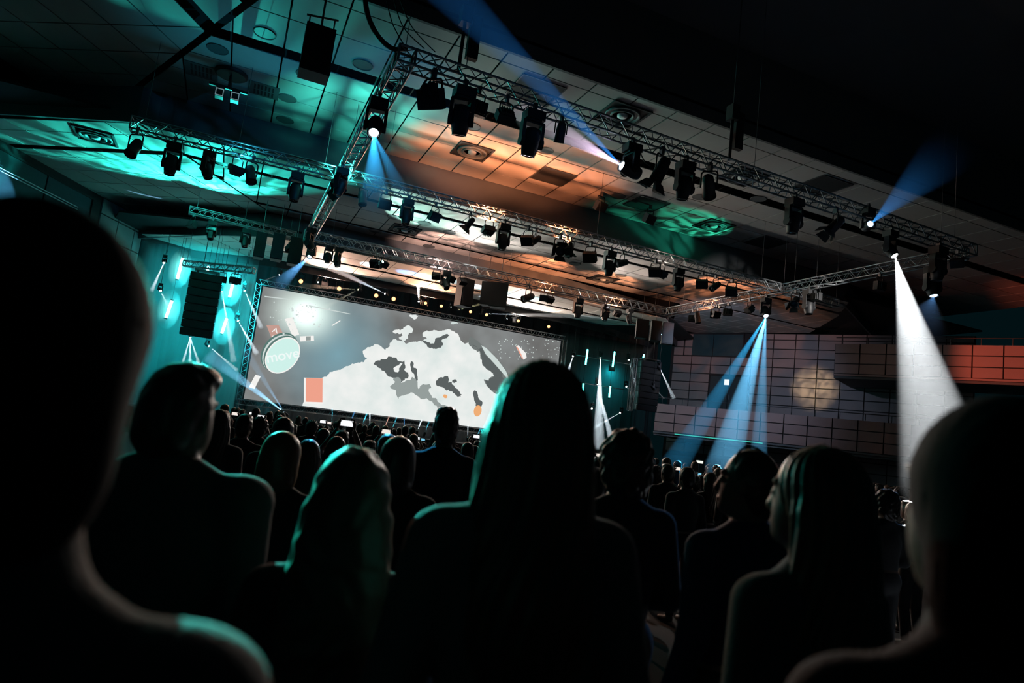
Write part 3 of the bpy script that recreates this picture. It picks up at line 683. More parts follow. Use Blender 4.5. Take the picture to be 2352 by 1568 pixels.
sbeam(1165, 732, 32.9, 1200, 724, 32.2, 4, PALE, 350, .16, 'tiny moving head with a faint beam above the map', M['lens_pale'], 'faint beam stub above the map', .4)
sbeam(641, 631, 32.9, 605, 645, 32.6, 6, PALE, 350, .2, 'tiny lit head over the screen corner', M['lens_pale'], 'faint beam stub over the screen corner', .4)
small(731, 648, 32.9, (.3, -1, 0), 'tiny lit head between the first two warm lamps', M['lens_pale'], .4)
# stage sides
GL = 'small heads beside the line array'
for px, py, ex, ey, ang, pw, t, lab in [(376, 604, 348, 668, 6, 1500, 'falling past the pink truss', 'by the pink lit truss'), (510, 670, 537, 830, 5, 2600, 'falling from behind the line array', 'at the edge of the line array'), (562, 668, 600, 752, 6.5, 1700, 'falling toward the screen edge', 'highest between array and screen'),
                                        (547, 737, 590, 812, 7, 1700, 'falling to the lower screen edge', 'second between array and screen'), (480, 795, 545, 850, 5, 1200, 'slanting from below the line array', 'below the line array'), (369, 668, 386, 704, 6, 500, 'into the teal flare', 'by the teal flare')]:
    sbeam(px, py, 31.6, ex, ey, 30.6, ang, PALE, pw*6, .13, f'small moving head {lab}', M['lens_white'], f'white beam {t}', .55, GL)
for i, (ex, ey) in enumerate([(415, 850), (436, 860), (462, 850)]):
    beam(onY(437, 775, 31.4), onY(ex, ey, 30.6), 6, PALE, 8000, .12, f'white beam under the line array, {ORD[i]} of three', group=BE)
small(437, 775, 31.4, (0, -.3, -1), 'small moving head hung under the line array', M['lens_white'], .55, GL)
for px, py, ex, ey, ang, pw, t, lab in [(1316, 818, 1296, 880, 9, 1200, 'beside the long haired head', 'beside the screen edge'), (1379, 822, 1374, 1030, 9, 6000, 'broad and pale down the dark stage side', 'between the two upper tubes'), (1444, 827, 1466, 905, 6, 1300, 'ending at the ladder truss', 'beside the ladder truss'),
                                        (1372, 883, 1412, 1040, 7, 4200, 'crossing the broad pale one', 'below the upper row'), (1439, 888, 1459, 911, 5, 500, 'short before the ladder truss', 'between tube and ladder truss'), (1517, 848, 1548, 915, 8, 1000, 'from the side of the black array', 'on the flank of the black array'),
                                        (1505, 893, 1526, 916, 4, 500, 'short from the black array', 'low on the black array'), (1424, 948, 1350, 990, 4, 1500, 'flat across the dark stage side', 'low beside the ladder truss'), (1359, 938, 1338, 946, 4, 300, 'tiny by the long hair', 'low by the long haired head')]:
    sbeam(px, py, 32.6 if px < 1460 else 29.6, ex, ey, 31.6 if px < 1460 else 29.4, ang, PALE, pw*5, .12, f'small moving head {lab}', M['lens_white'], f'white stage side beam {t}', .55, 'small heads beside the black array')
q = onY(1520, 763, 27.4); lamp('mh', (q.x, 27.4, q.z+.3), (-.4, -.1, -.8), 'small moving head below the side speakers with a blue beam', .6, M['lens_blue'], group='small heads beside the black array')
beam(q+Vector((-.05, 0, -.12)), onY(1480, 826, 27.2), 8, (.1, .45, .9), 900, .14, 'short blue beam under the side speakers', group=BE)
# teal tubes
def led_tube(a, b, y, r, m, label):
    a = onY(*a, y); b = onY(*b, y); o = empty('led_tube', a); d = b-a
    MB().tube((0, 0, 0), d, r, n=10).obj('glowing_tube', m, o)
    u = d.normalized()
    MB().tube(-u*.05, u*.01, r*1.25, n=10).obj('end_cap', M['black'], o); MB().tube(d-u*.01, d+u*.05, r*1.25, n=10).obj('end_cap', M['black'], o)
    MB().box((0, 0, 0), (.05, .03, d.length*1.02), Matrix.Translation(d/2+Vector((0, r+.03, 0))) @ u.to_track_quat('Z', 'Y').to_matrix().to_4x4()).obj('channel', M['black'], o)
    MB().tube((0, .03, 0), (0, .03, above(a.x, y)-a.z), .008, n=5).obj('drop_rod', M['black'], o)
    tag(o, label, 'light tube', 'teal light tubes')
for a, b, m, t in [((420, 592), (407, 641), 'tube', 'under the pink lit truss'), ((538, 637), (527, 683), 'tube', 'upper one between line array and screen'), ((395, 690), (381, 730), 'tube', 'flaring beside the big blurred head'), ((521, 731), (509, 766), 'tube', 'lower one between line array and screen'), ((479, 611), (475, 627), 'tube', 'short one above the line array'),
                   ((1350, 802), (1345, 838), 'tube_dim', 'beside the screen on the dark stage side'), ((1412, 807), (1407, 843), 'tube_dim', 'upper one before the ladder truss'), ((1340, 880), (1338, 906), 'tube_dim', 'lower one by the long haired head'), ((1402, 886), (1399, 913), 'tube_dim', 'lower one before the ladder truss'), ((1479, 813), (1477, 826), 'tube_dim', 'short one on top of the black array')]:
    led_tube(a, b, 31.8 if a[0] < 700 else 32.4, .055 if a[0] < 700 else .045, M[m], f'upright teal light tube {t}')
for lo, hi, den, lb in [((1.0, 31.4, 1.02), (16.5, 32.6, 1.62), .12, 'low blue haze in the gap below the screen'), ((-4.2, 32.3, 1.0), (.55, 37.6, 8.2), .13, 'glowing teal haze hanging behind the line array'), ((16.7, 33.2, 1.0), (22.5, 37.6, 7.6), .09, 'dim teal haze hanging behind the tubes beside the screen')]:
    hb_ = MB().box(tuple((a+b)/2 for a, b in zip(lo, hi)), tuple(b-a for a, b in zip(lo, hi))); tag(hb_.obj('stage_haze', vmat('stage_haze', den)), lb, 'haze', kind='stuff')
PUFF = vmat('tube_halo_haze', .7)  # small haze puffs added to give the tubes a glowing halo
for (a, b), t in [(((420, 592), (407, 641)), 'the tube under the pink lit truss'), (((538, 637), (527, 683)), 'the upper tube next to the screen'), (((395, 690), (381, 730)), 'the tube beside the big blurred head'), (((521, 731), (509, 766)), 'the lower tube next to the screen')]:
    c = (onY(*a, 31.8)+onY(*b, 31.8))/2
    pb = MB().lathe([(.0001, -.85), (.16, -.8), (.33, -.6), (.42, -.3), (.45, 0), (.42, .3), (.33, .6), (.16, .8), (.0001, .85)], 14, smooth=False)
    tag(pb.obj('stage_haze', PUFF, loc=c), f'added haze puff for the teal glow round {t}', 'haze', kind='stuff')
# frames the tubes and small heads hang from
for z in (6.35, 4.9): tag(MB().tube((17.2, 32.75, z), (20.6, 32.75, z), .03).obj('lighting_pipe', M['steel']), f'dark pipe holding the {"upper" if z > 6 else "lower"} tubes beside the screen', 'pipe')

# ------------------------------------------------------------------ loudspeakers
def line_array(loc, w, n, h, label, curve, rot=0):
    r = empty('line_array_speaker', loc, rot)
    cab = MB().prism([(-w/2, -.02), (w/2, -.02), (w/2*.86, .5), (-w/2*.86, .5)], -h/2+.012, h/2-.012, lambda a, b, c: (a, b, c)).data('cabinet', M['speaker'])
    gr = MB().box((0, -.035, 0), (w*.94, .02, h*.8)).data('grille', M['grille'])
    side = MB().box((w/2+.012, .1, 0), (.02, .06, h*.9)).box((-w/2-.012, .1, 0), (.02, .06, h*.9)).data('rigging_plate', M['steel'])
    z = 0; y = 0; t = 0
    for i in range(n):
        c = link('cabinet', cab, r, (0, y, z), (t, 0, 0)); link('grille', gr, c); link('rigging_plate', side, c)
        t += curve*(i/n); y += math.sin(t)*h; z -= math.cos(t)*h
    fr = MB().box((0, .2, h/2+.1), (w*.8, .5, .06)).box((-w*.3, .2, h/2+.05), (.06, .1, .1)).box((w*.3, .2, h/2+.05), (.06, .1, .1)); fr.obj('flying_frame', M['steel'], r)
    for sx in (-.2, .2): MB().tube((sx, .2, h/2+.1), (sx, .2, above(loc[0], loc[1])-loc[2]), .012).obj('hoist_chain', M['steel'], r)
    return tag(r, label, 'loudspeaker')
line_array((-1.34, 29.55, 6.38), 1.17, 8, .32, 'tall hanging line array speaker in the teal glow', .02)
line_array((20.1, 29.8, 6.12), 1.2, 8, .325, 'tall black line array speaker at the dark stage side', .035)
truss((19.1, 29.9, 3.6), (19.1, 29.9, 6.3), .2, 'upright teal lit ladder truss beside the black array', .3)
def box_speaker(px0, px1, py0, py1, y, label, skew=0, hang=.5):
    a = onY((px0+px1)/2, py0, y); b = onY((px0+px1)/2, py1, y); w = abs(onY(px1, (py0+py1)/2, y).x-onY(px0, (py0+py1)/2, y).x); h = a.z-b.z
    r = empty('hanging_speaker', (a.x, y, b.z), skew)
    MB().prism([(-w/2, 0), (w/2, 0), (w*.4, .5), (-w*.4, .5)], 0, h, lambda u, v, z: (u, v, z)).obj('cabinet', M['speaker'], r)
    MB().box((0, -.012, h/2), (w*.9, .02, h*.92)).obj('grille', M['grille'], r)
    hang = above(a.x, y)-a.z
    MB().tube((0, .22, h), (0, .22, h+hang), .012).obj('hanging_rod', M['steel'], r)
    MB().box((0, .22, h+.02), (w*.7, .06, .04)).obj('bracket', M['steel'], r)
    tag(r, label, 'loudspeaker')
box_speaker(590, 616, 533, 592, 26.2, 'first of three upright speakers hung by the screen corner')
box_speaker(629, 658, 536, 597, 26.2, 'second of three upright speakers hung by the screen corner')
box_speaker(668, 700, 545, 608, 26.2, 'third of three upright speakers, beside the short blue beam')
box_speaker(1062, 1095, 640, 705, 26.1, 'broad black speaker hung over the middle of the stage', R(20))
box_speaker(1108, 1130, 646, 700, 26.95, 'narrow speaker between two broad hanging ones', R(-30))
box_speaker(1130, 1168, 648, 706, 26.1, 'broad black speaker tilted beside the narrow one', R(-25))
box_speaker(1466, 1490, 733, 776, 27.0, 'first side speaker above the teal tubes', R(-20))
box_speaker(1500, 1520, 736, 782, 27.0, 'second side speaker above the teal tubes', R(-20))
box_speaker(1526, 1547, 740, 790, 27.0, 'third side speaker next to the panelled wall', R(-20))
# near hanging loudspeaker with bracket
a = onY(740, 58, 12.2); b = onY(740, 170, 12.2); w = .52; h = a.z-b.z
r = empty('hanging_speaker', (a.x, 12.2, b.z))
MB().prism([(-w/2, 0), (w/2, 0), (w/2, .42), (-w/2, .42)], 0, h, lambda u, v, z: (u, v, z)).obj('cabinet', mat('grey_blue_cabinet', (.03, .035, .045), .5, noise=.15), r)
MB().box((0, -.012, h/2), (w*.9, .02, h*.93)).obj('grille', M['grille'], r)
MB().tube((0, .2, h), (0, .2, h+1.9), .02).obj('hanging_rod', M['steel'], r)
bb = MB().tube((-.28, .2, h+.22), (.28, .2, h+.3), .02); bb.tube((-.22, .2, h), (-.22, .2, h+.23), .014).tube((.22, .2, h), (.22, .2, h+.29), .014); bb.obj('yoke', M['steel'], r)
tag(r, 'tall loudspeaker hung alone near the tiled ceiling with its yoke', 'loudspeaker')
# chain hoists above the near truss
def hoist(px, py, label, m=M['black']):
    q = onY(px, py, 11.6); r = empty('chain_hoist', (q.x, 11.6, ZT+.15))
    MB().tube((0, 0, 0), (0, 0, 1.0), .035).obj('chain', M['black'], r)
    MB().box((0, 0, 1.1), (.2, .22, .34)).obj('motor', M['black'], r)
    MB().box((.22, .05, .75), (.22, .12, .85)).obj('chain_bag', M['cloth_black'], r)
    MB().tube((0, 0, 1.2), (0, 0, 4.2), .012).obj('hook_chain', M['steel'], r)
    tag(r, label, 'hoist')
hoist(1056, 140, 'chain hoist with a black bag over the corner end of the near truss')
hoist(1675, 370, 'chain hoist lost in the dark over the near truss')
# cables
def cable(pts, y, r, label, seg=8):
    P = [onY(px, py, y) for px, py in pts]; out = []
    for i in range(len(P)-1):
        p_ = P[max(i-1, 0)]; p0, p1 = P[i], P[i+1]; p2 = P[min(i+2, len(P)-1)]
        for k in range(seg):
            t = k/seg; out.append(.5*((2*p0)+(p1-p_)*t+(2*p_-5*p0+4*p1-p2)*t*t+(3*p0-p_-3*p1+p2)*t**3))
    out.append(P[-1])
    return tag(MB().path(out, r, 6).obj('power_cable', M['rubber']), label, 'cable')
cable([(836, -30), (845, 35), (870, 85), (905, 113), (935, 108)], 11.5, .045, 'thick black cable looping down to the truss corner')
cable([(884, -20), (900, 50), (926, 100)], 11.6, .010, 'thin cable first beside the thick loop')
cable([(900, -20), (925, 60), (975, 112)], 11.6, .010, 'thin cable second beside the thick loop')
cable([(912, -20), (945, 60), (1000, 120)], 11.6, .010, 'thin cable third beside the thick loop')
cable([(1468, 345), (1480, 370), (1492, 380)], 11.7, .012, 'short cable hanging beside the pink beam lamp')
# floodlights hung at the dim ceiling
for px, py, lb in [(1383, 480, 'pale faced floodlight on a thin bracket under the dim tiles'), (1495, 510, 'dark floodlight hung under the dim tiles')]:
    q = onZ(px, py-40, Z1); lamp('box', (q.x, q.y, Z1-.15), (.2, -.8, -.5), lb, 1.25, None, M['bluegrey'])

# ------------------------------------------------------------------ stage and screen
st = MB().box((8.6, 34.2, .5), (27, 8, 1.0)); structure('floor_stage', st, M['wood'])
YS = 33.0
SX0, SX1, SZ0, SZ1 = .9, 16.31, 1.82, 7.0
def bgmat():
    m = bpy.data.materials.new('display_background'); m.cycles.emission_sampling = 'NONE'; m.use_nodes = True; nt = m.node_tree; nt.nodes.clear(); N = nt.nodes.new; K = nt.links.new
    tc = N('ShaderNodeTexCoord'); n = N('ShaderNodeTexNoise'); n.inputs['Scale'].default_value = .35; n.inputs['Detail'].default_value = 3
    K(tc.outputs['Object'], n.inputs['Vector'])
    r1 = N('ShaderNodeValToRGB'); r1.color_ramp.elements[0].position = .32; r1.color_ramp.elements[1].position = .7
    r1.color_ramp.elements[0].color = (.125, .12, .115, 1); r1.color_ramp.elements[1].color = (.27, .29, .29, 1)
    K(n.outputs['Fac'], r1.inputs[0])
    # cool patch left of the map
    g = N('ShaderNodeTexGradient'); g.gradient_type = 'SPHERICAL'; mp = N('ShaderNodeMapping'); mp.inputs['Location'].default_value = (-4.7/3.2, 0, -4.4/3.6); mp.inputs['Scale'].default_value = (1/3.2, 1/3, 1/3.6)
    K(tc.outputs['Object'], mp.inputs['Vector']); K(mp.outputs[0], g.inputs[0])
    mx = N('ShaderNodeMix'); mx.data_type = 'RGBA'; K(g.outputs['Fac'], mx.inputs[0]); K(r1.outputs[0], mx.inputs[6]); mx.inputs[7].default_value = (.2, .36, .42, 1)
    g2 = N('ShaderNodeTexGradient'); g2.gradient_type = 'SPHERICAL'; mp2 = N('ShaderNodeMapping'); mp2.inputs['Location'].default_value = (-2.95/2.6, 0, -6.1/2.4); mp2.inputs['Scale'].default_value = (1/2.6, 1/3, 1/2.4)
    K(tc.outputs['Object'], mp2.inputs['Vector']); K(mp2.outputs[0], g2.inputs[0])
    pw = N('ShaderNodeMath'); pw.operation = 'POWER'; K(g2.outputs['Fac'], pw.inputs[0]); pw.inputs[1].default_value = 2.6
    mx2 = N('ShaderNodeMix'); mx2.data_type = 'RGBA'; K(pw.outputs[0], mx2.inputs[0]); K(mx.outputs[2], mx2.inputs[6]); mx2.inputs[7].default_value = (1.5, 1.8, 1.65, 1)
    e = N('ShaderNodeEmission'); K(mx2.outputs[2], e.inputs[0]); e.inputs[1].default_value = 1
    o = N('ShaderNodeOutputMaterial'); K(e.outputs[0], o.inputs[0]); return m
def landmat():
    m = bpy.data.materials.new('display_land'); m.cycles.emission_sampling = 'NONE'; m.use_nodes = True; nt = m.node_tree; nt.nodes.clear(); N = nt.nodes.new; K = nt.links.new
    tc = N('ShaderNodeTexCoord'); n = N('ShaderNodeTexNoise'); n.inputs['Scale'].default_value = .8; n.inputs['Detail'].default_value = 5
    K(tc.outputs['Object'], n.inputs['Vector'])
    r1 = N('ShaderNodeValToRGB'); r1.color_ramp.elements[0].position = .3; r1.color_ramp.elements[1].position = .75
    r1.color_ramp.elements[0].color = (.70, .78, .76, 1); r1.color_ramp.elements[1].color = (.93, .92, .90, 1)
    K(n.outputs['Fac'], r1.inputs[0]); e = N('ShaderNodeEmission'); K(r1.outputs[0], e.inputs[0])
    o = N('ShaderNodeOutputMaterial'); K(e.outputs[0], o.inputs[0]); return m
scr = empty('projection_screen', (0, YS, 0))
SP = lambda px, py, d=0: onY(px, py, YS)-Vector((0, YS, 0))+Vector((0, -d, 0))
MB().box(((SX0+SX1)/2, .03, (SZ0+SZ1)/2), (SX1-SX0, .05, SZ1-SZ0)).obj('display_surface', bgmat(), scr)
_layer = [.006]
def shape(name, pts, m, clipit=True, raw=False):
    """flat picture element on the display; pts in picture pixels of the photograph, put onto the display plane"""
    q = [(SP(*p).x, SP(*p).z) for p in pts] if not raw else list(pts)
    s = sum(q[i][0]*q[(i+1) % len(q)][1]-q[(i+1) % len(q)][0]*q[i][1] for i in range(len(q)))
    if s < 0: q = q[::-1]
    if clipit: q = clip(q, [(SX0+.01, SZ0+.01), (SX1-.01, SZ0+.01), (SX1-.01, SZ1-.01), (SX0+.01, SZ1-.01)])
    if len(q) < 3: return None
    _layer[0] += .0012
    mb = MB(); mb.add([(x, -_layer[0], z) for x, z in q], [tuple(range(len(q)))])
    return mb.obj(name, m, scr)
def rough(pts, amp=.16, it=3, seed=1):
    rn = random.Random(seed); q = list(pts)
    for k in range(it):
        out = []
        for i in range(len(q)):
            a, b = q[i], q[(i+1) % len(q)]; L = math.hypot(b[0]-a[0], b[1]-a[1]); out.append(a)
            if L > 3: o = rn.gauss(0, amp)*L; out.append(((a[0]+b[0])/2-(b[1]-a[1])/L*o, (a[1]+b[1])/2+(b[0]-a[0])/L*o))
        q = out
    return q
def c5(pts): return [(780+x/2.94, 500+y/2.94) for x, y in pts]
def c7(pts): return [(540+x/4.613, 600+y/4.613) for x, y in pts]
def ell(cx, cy, a, b, rot, n=36): return [(cx+a*math.cos(t)*math.cos(rot)-b*math.sin(t)*math.sin(rot), cy+a*math.cos(t)*math.sin(rot)+b*math.sin(t)*math.cos(rot)) for t in [2*math.pi*i/n for i in range(n)]]
LAND = landmat(); SEA = emat('display_sea', (.105, .12, .12), 1); SEA2 = emat('display_sea_pale', (.30, .34, .33), 1); LIMB = emat('display_globe_rim', (.17, .19, .185), 1)
WHITE = emat('display_white', (.9, .89, .86), 1); MINT = emat('display_mint', (.62, .88, .82), 1); PINK = emat('display_salmon', (.86, .36, .26), 1); PINK2 = emat('display_dull_salmon', (.55, .33, .28), 1)
AMBER = emat('display_amber', (.86, .42, .18), 1); STAR = emat('display_star', (.62, .7, .68), 1); DARKG = emat('display_dark_green', (.10, .19, .17), 1); PALEW = emat('display_letter', (.86, .95, .93), 1)
shape('globe_rim', c5([(880, 800), (930, 830), (1010, 900), (1090, 980), (1150, 1060), (1190, 1140), (1210, 1230), (1200, 1320), (1150, 1420), (900, 1440), (700, 1300), (800, 1000)]), LIMB)
shape('land', rough([(700, 905), (737, 870), (757, 854), (785, 847), (800, 840), (820, 833), (836, 831), (843, 822), (834, 812), (833, 806), (845, 797), (862, 790), (870, 792), (885, 803), (895, 795), (897, 786), (903, 779), (923, 783), (945, 785), (964, 782)]
      + c5([(556, 835), (570, 820), (590, 815), (560, 800), (562, 775), (590, 760), (640, 757), (690, 765), (725, 752), (765, 765), (800, 785), (815, 820), (845, 850), (870, 840), (895, 880), (930, 905), (945, 900), (960, 960), (990, 1020), (1035, 1050), (1040, 1070), (1005, 1100), (975, 1090), (1010, 1150), (1060, 1190), (1085, 1160), (1095, 1240), (1110, 1320), (1100, 1460), (900, 1480)]) + [(700, 990), (660, 985)], .10, 3), LAND)
shape('land_island', rough(c5([(358, 772), (385, 755), (410, 758), (430, 742), (490, 744), (497, 756), (468, 778), (462, 818), (430, 836), (405, 822), (400, 806), (425, 795), (420, 780), (380, 782)]), .14, 2, 5), LAND)
shape('land_island', rough(c5([(470, 662), (498, 655), (530, 664), (520, 680), (490, 676)]), .14, 2, 5), LAND)
shape('land_island', rough(c5([(750, 708), (790, 704), (800, 716), (765, 720)]), .14, 2, 5), STAR)
shape('sea', rough(c5([(228, 988), (262, 962), (300, 955), (320, 950), (345, 938), (365, 942), (390, 962), (436, 962), (444, 1012), (465, 1058), (460, 1088), (440, 1085), (415, 1112), (408, 1082), (360, 1080), (310, 1045), (262, 1012)]), .14, 2, 5), SEA)
shape('sea', rough(c5([(363, 1082), (408, 1084), (415, 1114), (455, 1095), (522, 1095), (528, 1150), (520, 1190), (470, 1188), (432, 1200), (398, 1222), (380, 1180), (340, 1140), (372, 1112)]), .14, 2, 5), SEA2)
shape('sea', rough(c5([(476, 985), (488, 968), (500, 985), (500, 1012), (522, 1045), (528, 1098), (508, 1085), (482, 1032)]), .14, 2, 5), SEA)
shape('land_island', rough(c5([(368, 1036), (410, 980), (425, 984), (402, 1030), (378, 1042)]), .14, 2, 5), LAND)
shape('sea', rough(c5([(650, 1112), (660, 1092), (690, 1076), (712, 1068), (738, 1090), (732, 1112), (770, 1130), (800, 1158), (824, 1192), (815, 1210), (790, 1202), (765, 1182), (735, 1160), (690, 1142), (656, 1134)]), .14, 2, 5), SEA)
shape('sea', rough(c5([(760, 1098), (785, 1094), (792, 1108), (772, 1116)]), .14, 2, 5), SEA)
shape('sea', rough(c5([(898, 1182), (914, 1164), (930, 1186), (946, 1230), (957, 1272), (936, 1282), (918, 1270), (908, 1232)]), .14, 2, 5), SEA)
shape('sea', rough(c5([(560, 835), (590, 838), (615, 850), (640, 842), (672, 808), (705, 792), (742, 798), (724, 812), (692, 822), (698, 850), (688, 872), (650, 886), (612, 880), (590, 862)]), .14, 2, 5), SEA)
shape('sea', rough(c5([(500, 1185), (540, 1150), (566, 1122), (606, 1122), (600, 1170), (625, 1215), (660, 1240), (720, 1265), (705, 1292), (660, 1285), (625, 1240), (570, 1225)]), .14, 2, 5), SEA2)
shape('sea', rough(c5([(893, 855), (935, 890), (960, 880), (1010, 950), (1075, 1010), (1120, 1090), (1150, 1150), (1090, 1170), (1060, 1192), (1010, 1150), (978, 1092), (1005, 1100), (1042, 1068), (1035, 1048), (990, 1020), (960, 960), (946, 900)]), .14, 2, 5), SEA)
shape('light_streak', c5([(955, 860), (990, 880), (1060, 950), (1120, 1030), (1156, 1118), (1110, 1060), (1040, 980), (985, 920)]), STAR)
shape('light_streak', c5([(1190, 868), (1205, 860), (1258, 915), (1262, 945), (1240, 958), (1222, 925)]), WHITE)
shape('light_streak', c5([(1190, 870), (1200, 872), (1240, 950), (1230, 950)]), PINK)
shape('amber_blob', c5(ell(931, 1303, 26, 38, .2)), AMBER); shape('amber_blob', c5(ell(712, 1205, 15, 12, .5)), AMBER)
# flying cards and the disc
shape('card', c7([(330, 675), (460, 675), (512, 775), (430, 785), (388, 818)]), PINK2)
shape('card', c7([(388, 790), (505, 770), (512, 778), (432, 790), (390, 818)]), WHITE)
shape('card', c7([(525, 612), (605, 590), (680, 775), (612, 800)]), WHITE)
shape('card', c7([(685, 795), (832, 788), (836, 842), (688, 848)]), WHITE); shape('card', c7([(748, 796), (800, 794), (800, 838), (750, 840)]), SEA2)
shape('card', c7([(215, 1200), (272, 1216), (205, 1352), (145, 1332)]), WHITE)
shape('card', c7([(728, 1232), (930, 1238), (926, 1512), (728, 1505)]), WHITE); shape('card_face', c7([(748, 1234), (926, 1240), (924, 1492), (746, 1486)]), PINK)
shape('disc_edge', c7(ell(470, 960, 228, 172, R(-48))), DARKG); shape('disc_edge', c7(ell(478, 972, 220, 165, R(-48))), STAR); shape('disc_edge', c7(ell(492, 985, 222, 165, R(-48))), DARKG)
shape('disc', c7(ell(502, 996, 216, 160, R(-48))), WHITE); shape('disc_face', c7(ell(503, 997, 202, 147, R(-48))), MINT)
def lettering(txt, px, py, hpx, rot, m, shear=0):
    cu = bpy.data.curves.new('lettering', 'FONT'); cu.body = txt; cu.align_x = 'CENTER'; cu.align_y = 'CENTER'; cu.size = 1; cu.offset = .012
    o = bpy.data.objects.new('lettering', cu); COL.objects.link(o)
    dg = bpy.context.evaluated_depsgraph_get(); me = bpy.data.meshes.new_from_object(o.evaluated_get(dg)); bpy.data.objects.remove(o)
    me.materials.clear(); me.materials.append(m); _layer[0] += .002
    q = SP(px, py); k = hpx/1584*YS*1.02
    return link('lettering', me, scr, (q.x, -_layer[0], q.z), None) , me, k, rot
o, me, k, rot = lettering('move', 540+505/4.613, 600+1000/4.613, 31, R(14), PALEW)
o.scale = (k, k, k); o.rotation_euler = (R(90), R(-19), 0)
o, me, k, rot = lettering('A', 540+425/4.613, 600+735/4.613, 15, 0, WHITE)
o.scale = (k*1.2, k, k); o.rotation_euler = (R(90), R(10), 0)
random.seed(3)
for i in range(70):
    x, y = random.gauss(640, 170), random.gauss(560, 120)
    if 320 < x < 1200 and 290 < y < 800: shape('star', c7(ell(x, y, *(2*[random.choice((3, 4, 5, 7, 11))]), 0, 8)), STAR)
for i in range(60):
    x, y = random.uniform(1060, 1480), random.uniform(820, 960)
    shape('star', c5(ell(x, y, 3.5, 3.5, 0, 6)), STAR)
shape('light_streak', c7([(1015, 682), (1105, 628), (1110, 636), (1022, 690)]), WHITE); shape('light_streak', c7([(310, 372), (600, 408), (600, 416), (310, 384)]), STAR); shape('light_streak', c7([(780, 470), (1215, 560), (1212, 566), (778, 484)]), STAR)
# screen frame of light truss
def frame_truss(a, b, name):
    a = Vector(a); b = Vector(b); d = b-a; L = d.length; u = d/L; s = Vector((0, 1, 0)).cross(u)*.11; mb = MB()
    for t in (-1, 1):
        mb.tube(a+s*t, b+s*t, .022, n=6)
    n = int(L/.3)
    for i in range(n):
        mb.tube(a+d*(i/n)-s, a+d*((i+.5)/n)+s, .01, n=4, caps=False); mb.tube(a+d*((i+.5)/n)+s, a+d*((i+1)/n)-s, .01, n=4, caps=False)
    mb.obj(name, M['alu'], scr)
frame_truss((SX0-.2, -.12, SZ1+.16), (SX1+.2, -.12, SZ1+.16), 'frame_top'); frame_truss((SX0-.3, -.12, SZ0-.16), (SX1+.2, -.12, SZ0-.16), 'frame_bottom')
frame_truss((SX0-.2, -.12, SZ0-.1), (SX0-.2, -.12, SZ1+.1), 'frame_side'); frame_truss((SX1+.2, -.12, SZ0-.1), (SX1+.2, -.12, SZ1+.1), 'frame_side')
for x in (SX0-.2, SX1+.2): MB().tube((x, -.05, 1.0), (x, -.05, SZ0), .05).obj('support_leg', M['alu'], scr)
tag(scr, 'huge bright screen showing a white map of Europe with a round badge reading move', 'screen')
# floor uplights along the stage front
for i, (px, col, pw) in enumerate([(762, CYAN, 700), (803, BLUE, 700), (832, CYAN, 1500), (850, PALE, 1500), (884, (1, .5, .4), 700), (902, CYAN, 700), (930, BLUE, 600), (960, PALE, 1500), (978, CYAN, 700), (1000, TEAL, 900), (1022, TEAL, 900), (1046, CYAN, 600), (1078, PALE, 700), (1098, CYAN, 900)]):
    x = onY(px, 975, 30.9).x; q = Vector((x, 30.9, 1.0))
    e = Vector((x+(.12 if i % 3 else -.1), 30.8, 1.85))
    lp = lamp('par', q+Vector((0, 0, .13*.5)), e-q, f'little floor uplight on the stage edge, {ORD[i]} from the array side', .5, M['lens_teal'], group='floor uplights on the stage edge', stand=True)
    beam(lp+(e-q).normalized()*.04, e, 9, col, pw*6, .06, f'short upward beam below the screen, {ORD[i]} from the array side', group='upward beams below the screen')
lp = lamp('mh', Vector((onY(655, 958, 31.0).x, 31.0, 1.075)), (-1.5, -.2, 1.1), 'moving head on the stage floor firing across toward the array', .6, M['lens_blue'], stand=True)
beam(lp+Vector((-.05, 0, .05)), onY(478, 815, 29.6), 9, (.22, .62, .95), 30000, .04, 'broad pale blue beam rising from the stage floor toward the array', group=BE)
beam(lp+Vector((-.02, 0, .06)), onY(560, 800, 30.4), 8, (.2, .5, .8), 9000, .04, 'dimmer blue beam rising beside the broad pale one', group=BE)

# ------------------------------------------------------------------ wash lamps that light the ceiling, the walls and the crowd, some of them added
def wash(loc, target, power, angle, col, label, blend=.5, lens=None, sc=1.0, radius=.05, kind='box', gobo=0, gscale=6):
    root = snap((loc[0], loc[1], loc[2]+.3)); loc = root-Vector((0, 0, .3*sc)); d = (Vector(target)-loc); lp = lamp(kind, root, d, label, sc, lens, group='wash lights')
    s = spot('wash_lamp', lp+d.normalized()*.06, target, power, angle, col, blend, radius)
    if gobo:
        l = s.data; l.use_nodes = True; nt = l.node_tree; e = nt.nodes['Emission']
        tc = nt.nodes.new('ShaderNodeTexCoord'); n = nt.nodes.new('ShaderNodeTexNoise'); n.inputs['Scale'].default_value = gscale; n.inputs['Detail'].default_value = 1; n.inputs['Distortion'].default_value = 1.2
        r = nt.nodes.new('ShaderNodeValToRGB'); r.color_ramp.elements[0].position = .42; r.color_ramp.elements[1].position = .62
        r.color_ramp.elements[0].color = (1-gobo,)*3+(1,); r.color_ramp.elements[1].color = (1, 1, 1, 1)
        nt.links.new(tc.outputs['Normal'], n.inputs['Vector']); nt.links.new(n.outputs['Fac'], r.inputs[0]); nt.links.new(r.outputs[0], e.inputs['Strength'])
    return s
wash((-1.4, 27.55, 7.75), (-1.6, 24.6, Z2), 4200, 110, TEAL, 'wash light throwing teal patterns on the side ceiling', gobo=.85, gscale=5)
wash((-2.05, 27.3, 7.75), (-4.9, 25.0, Z2), 3600, 84, TEAL, 'wash light streaking the side ceiling with teal', gobo=.9, gscale=7)
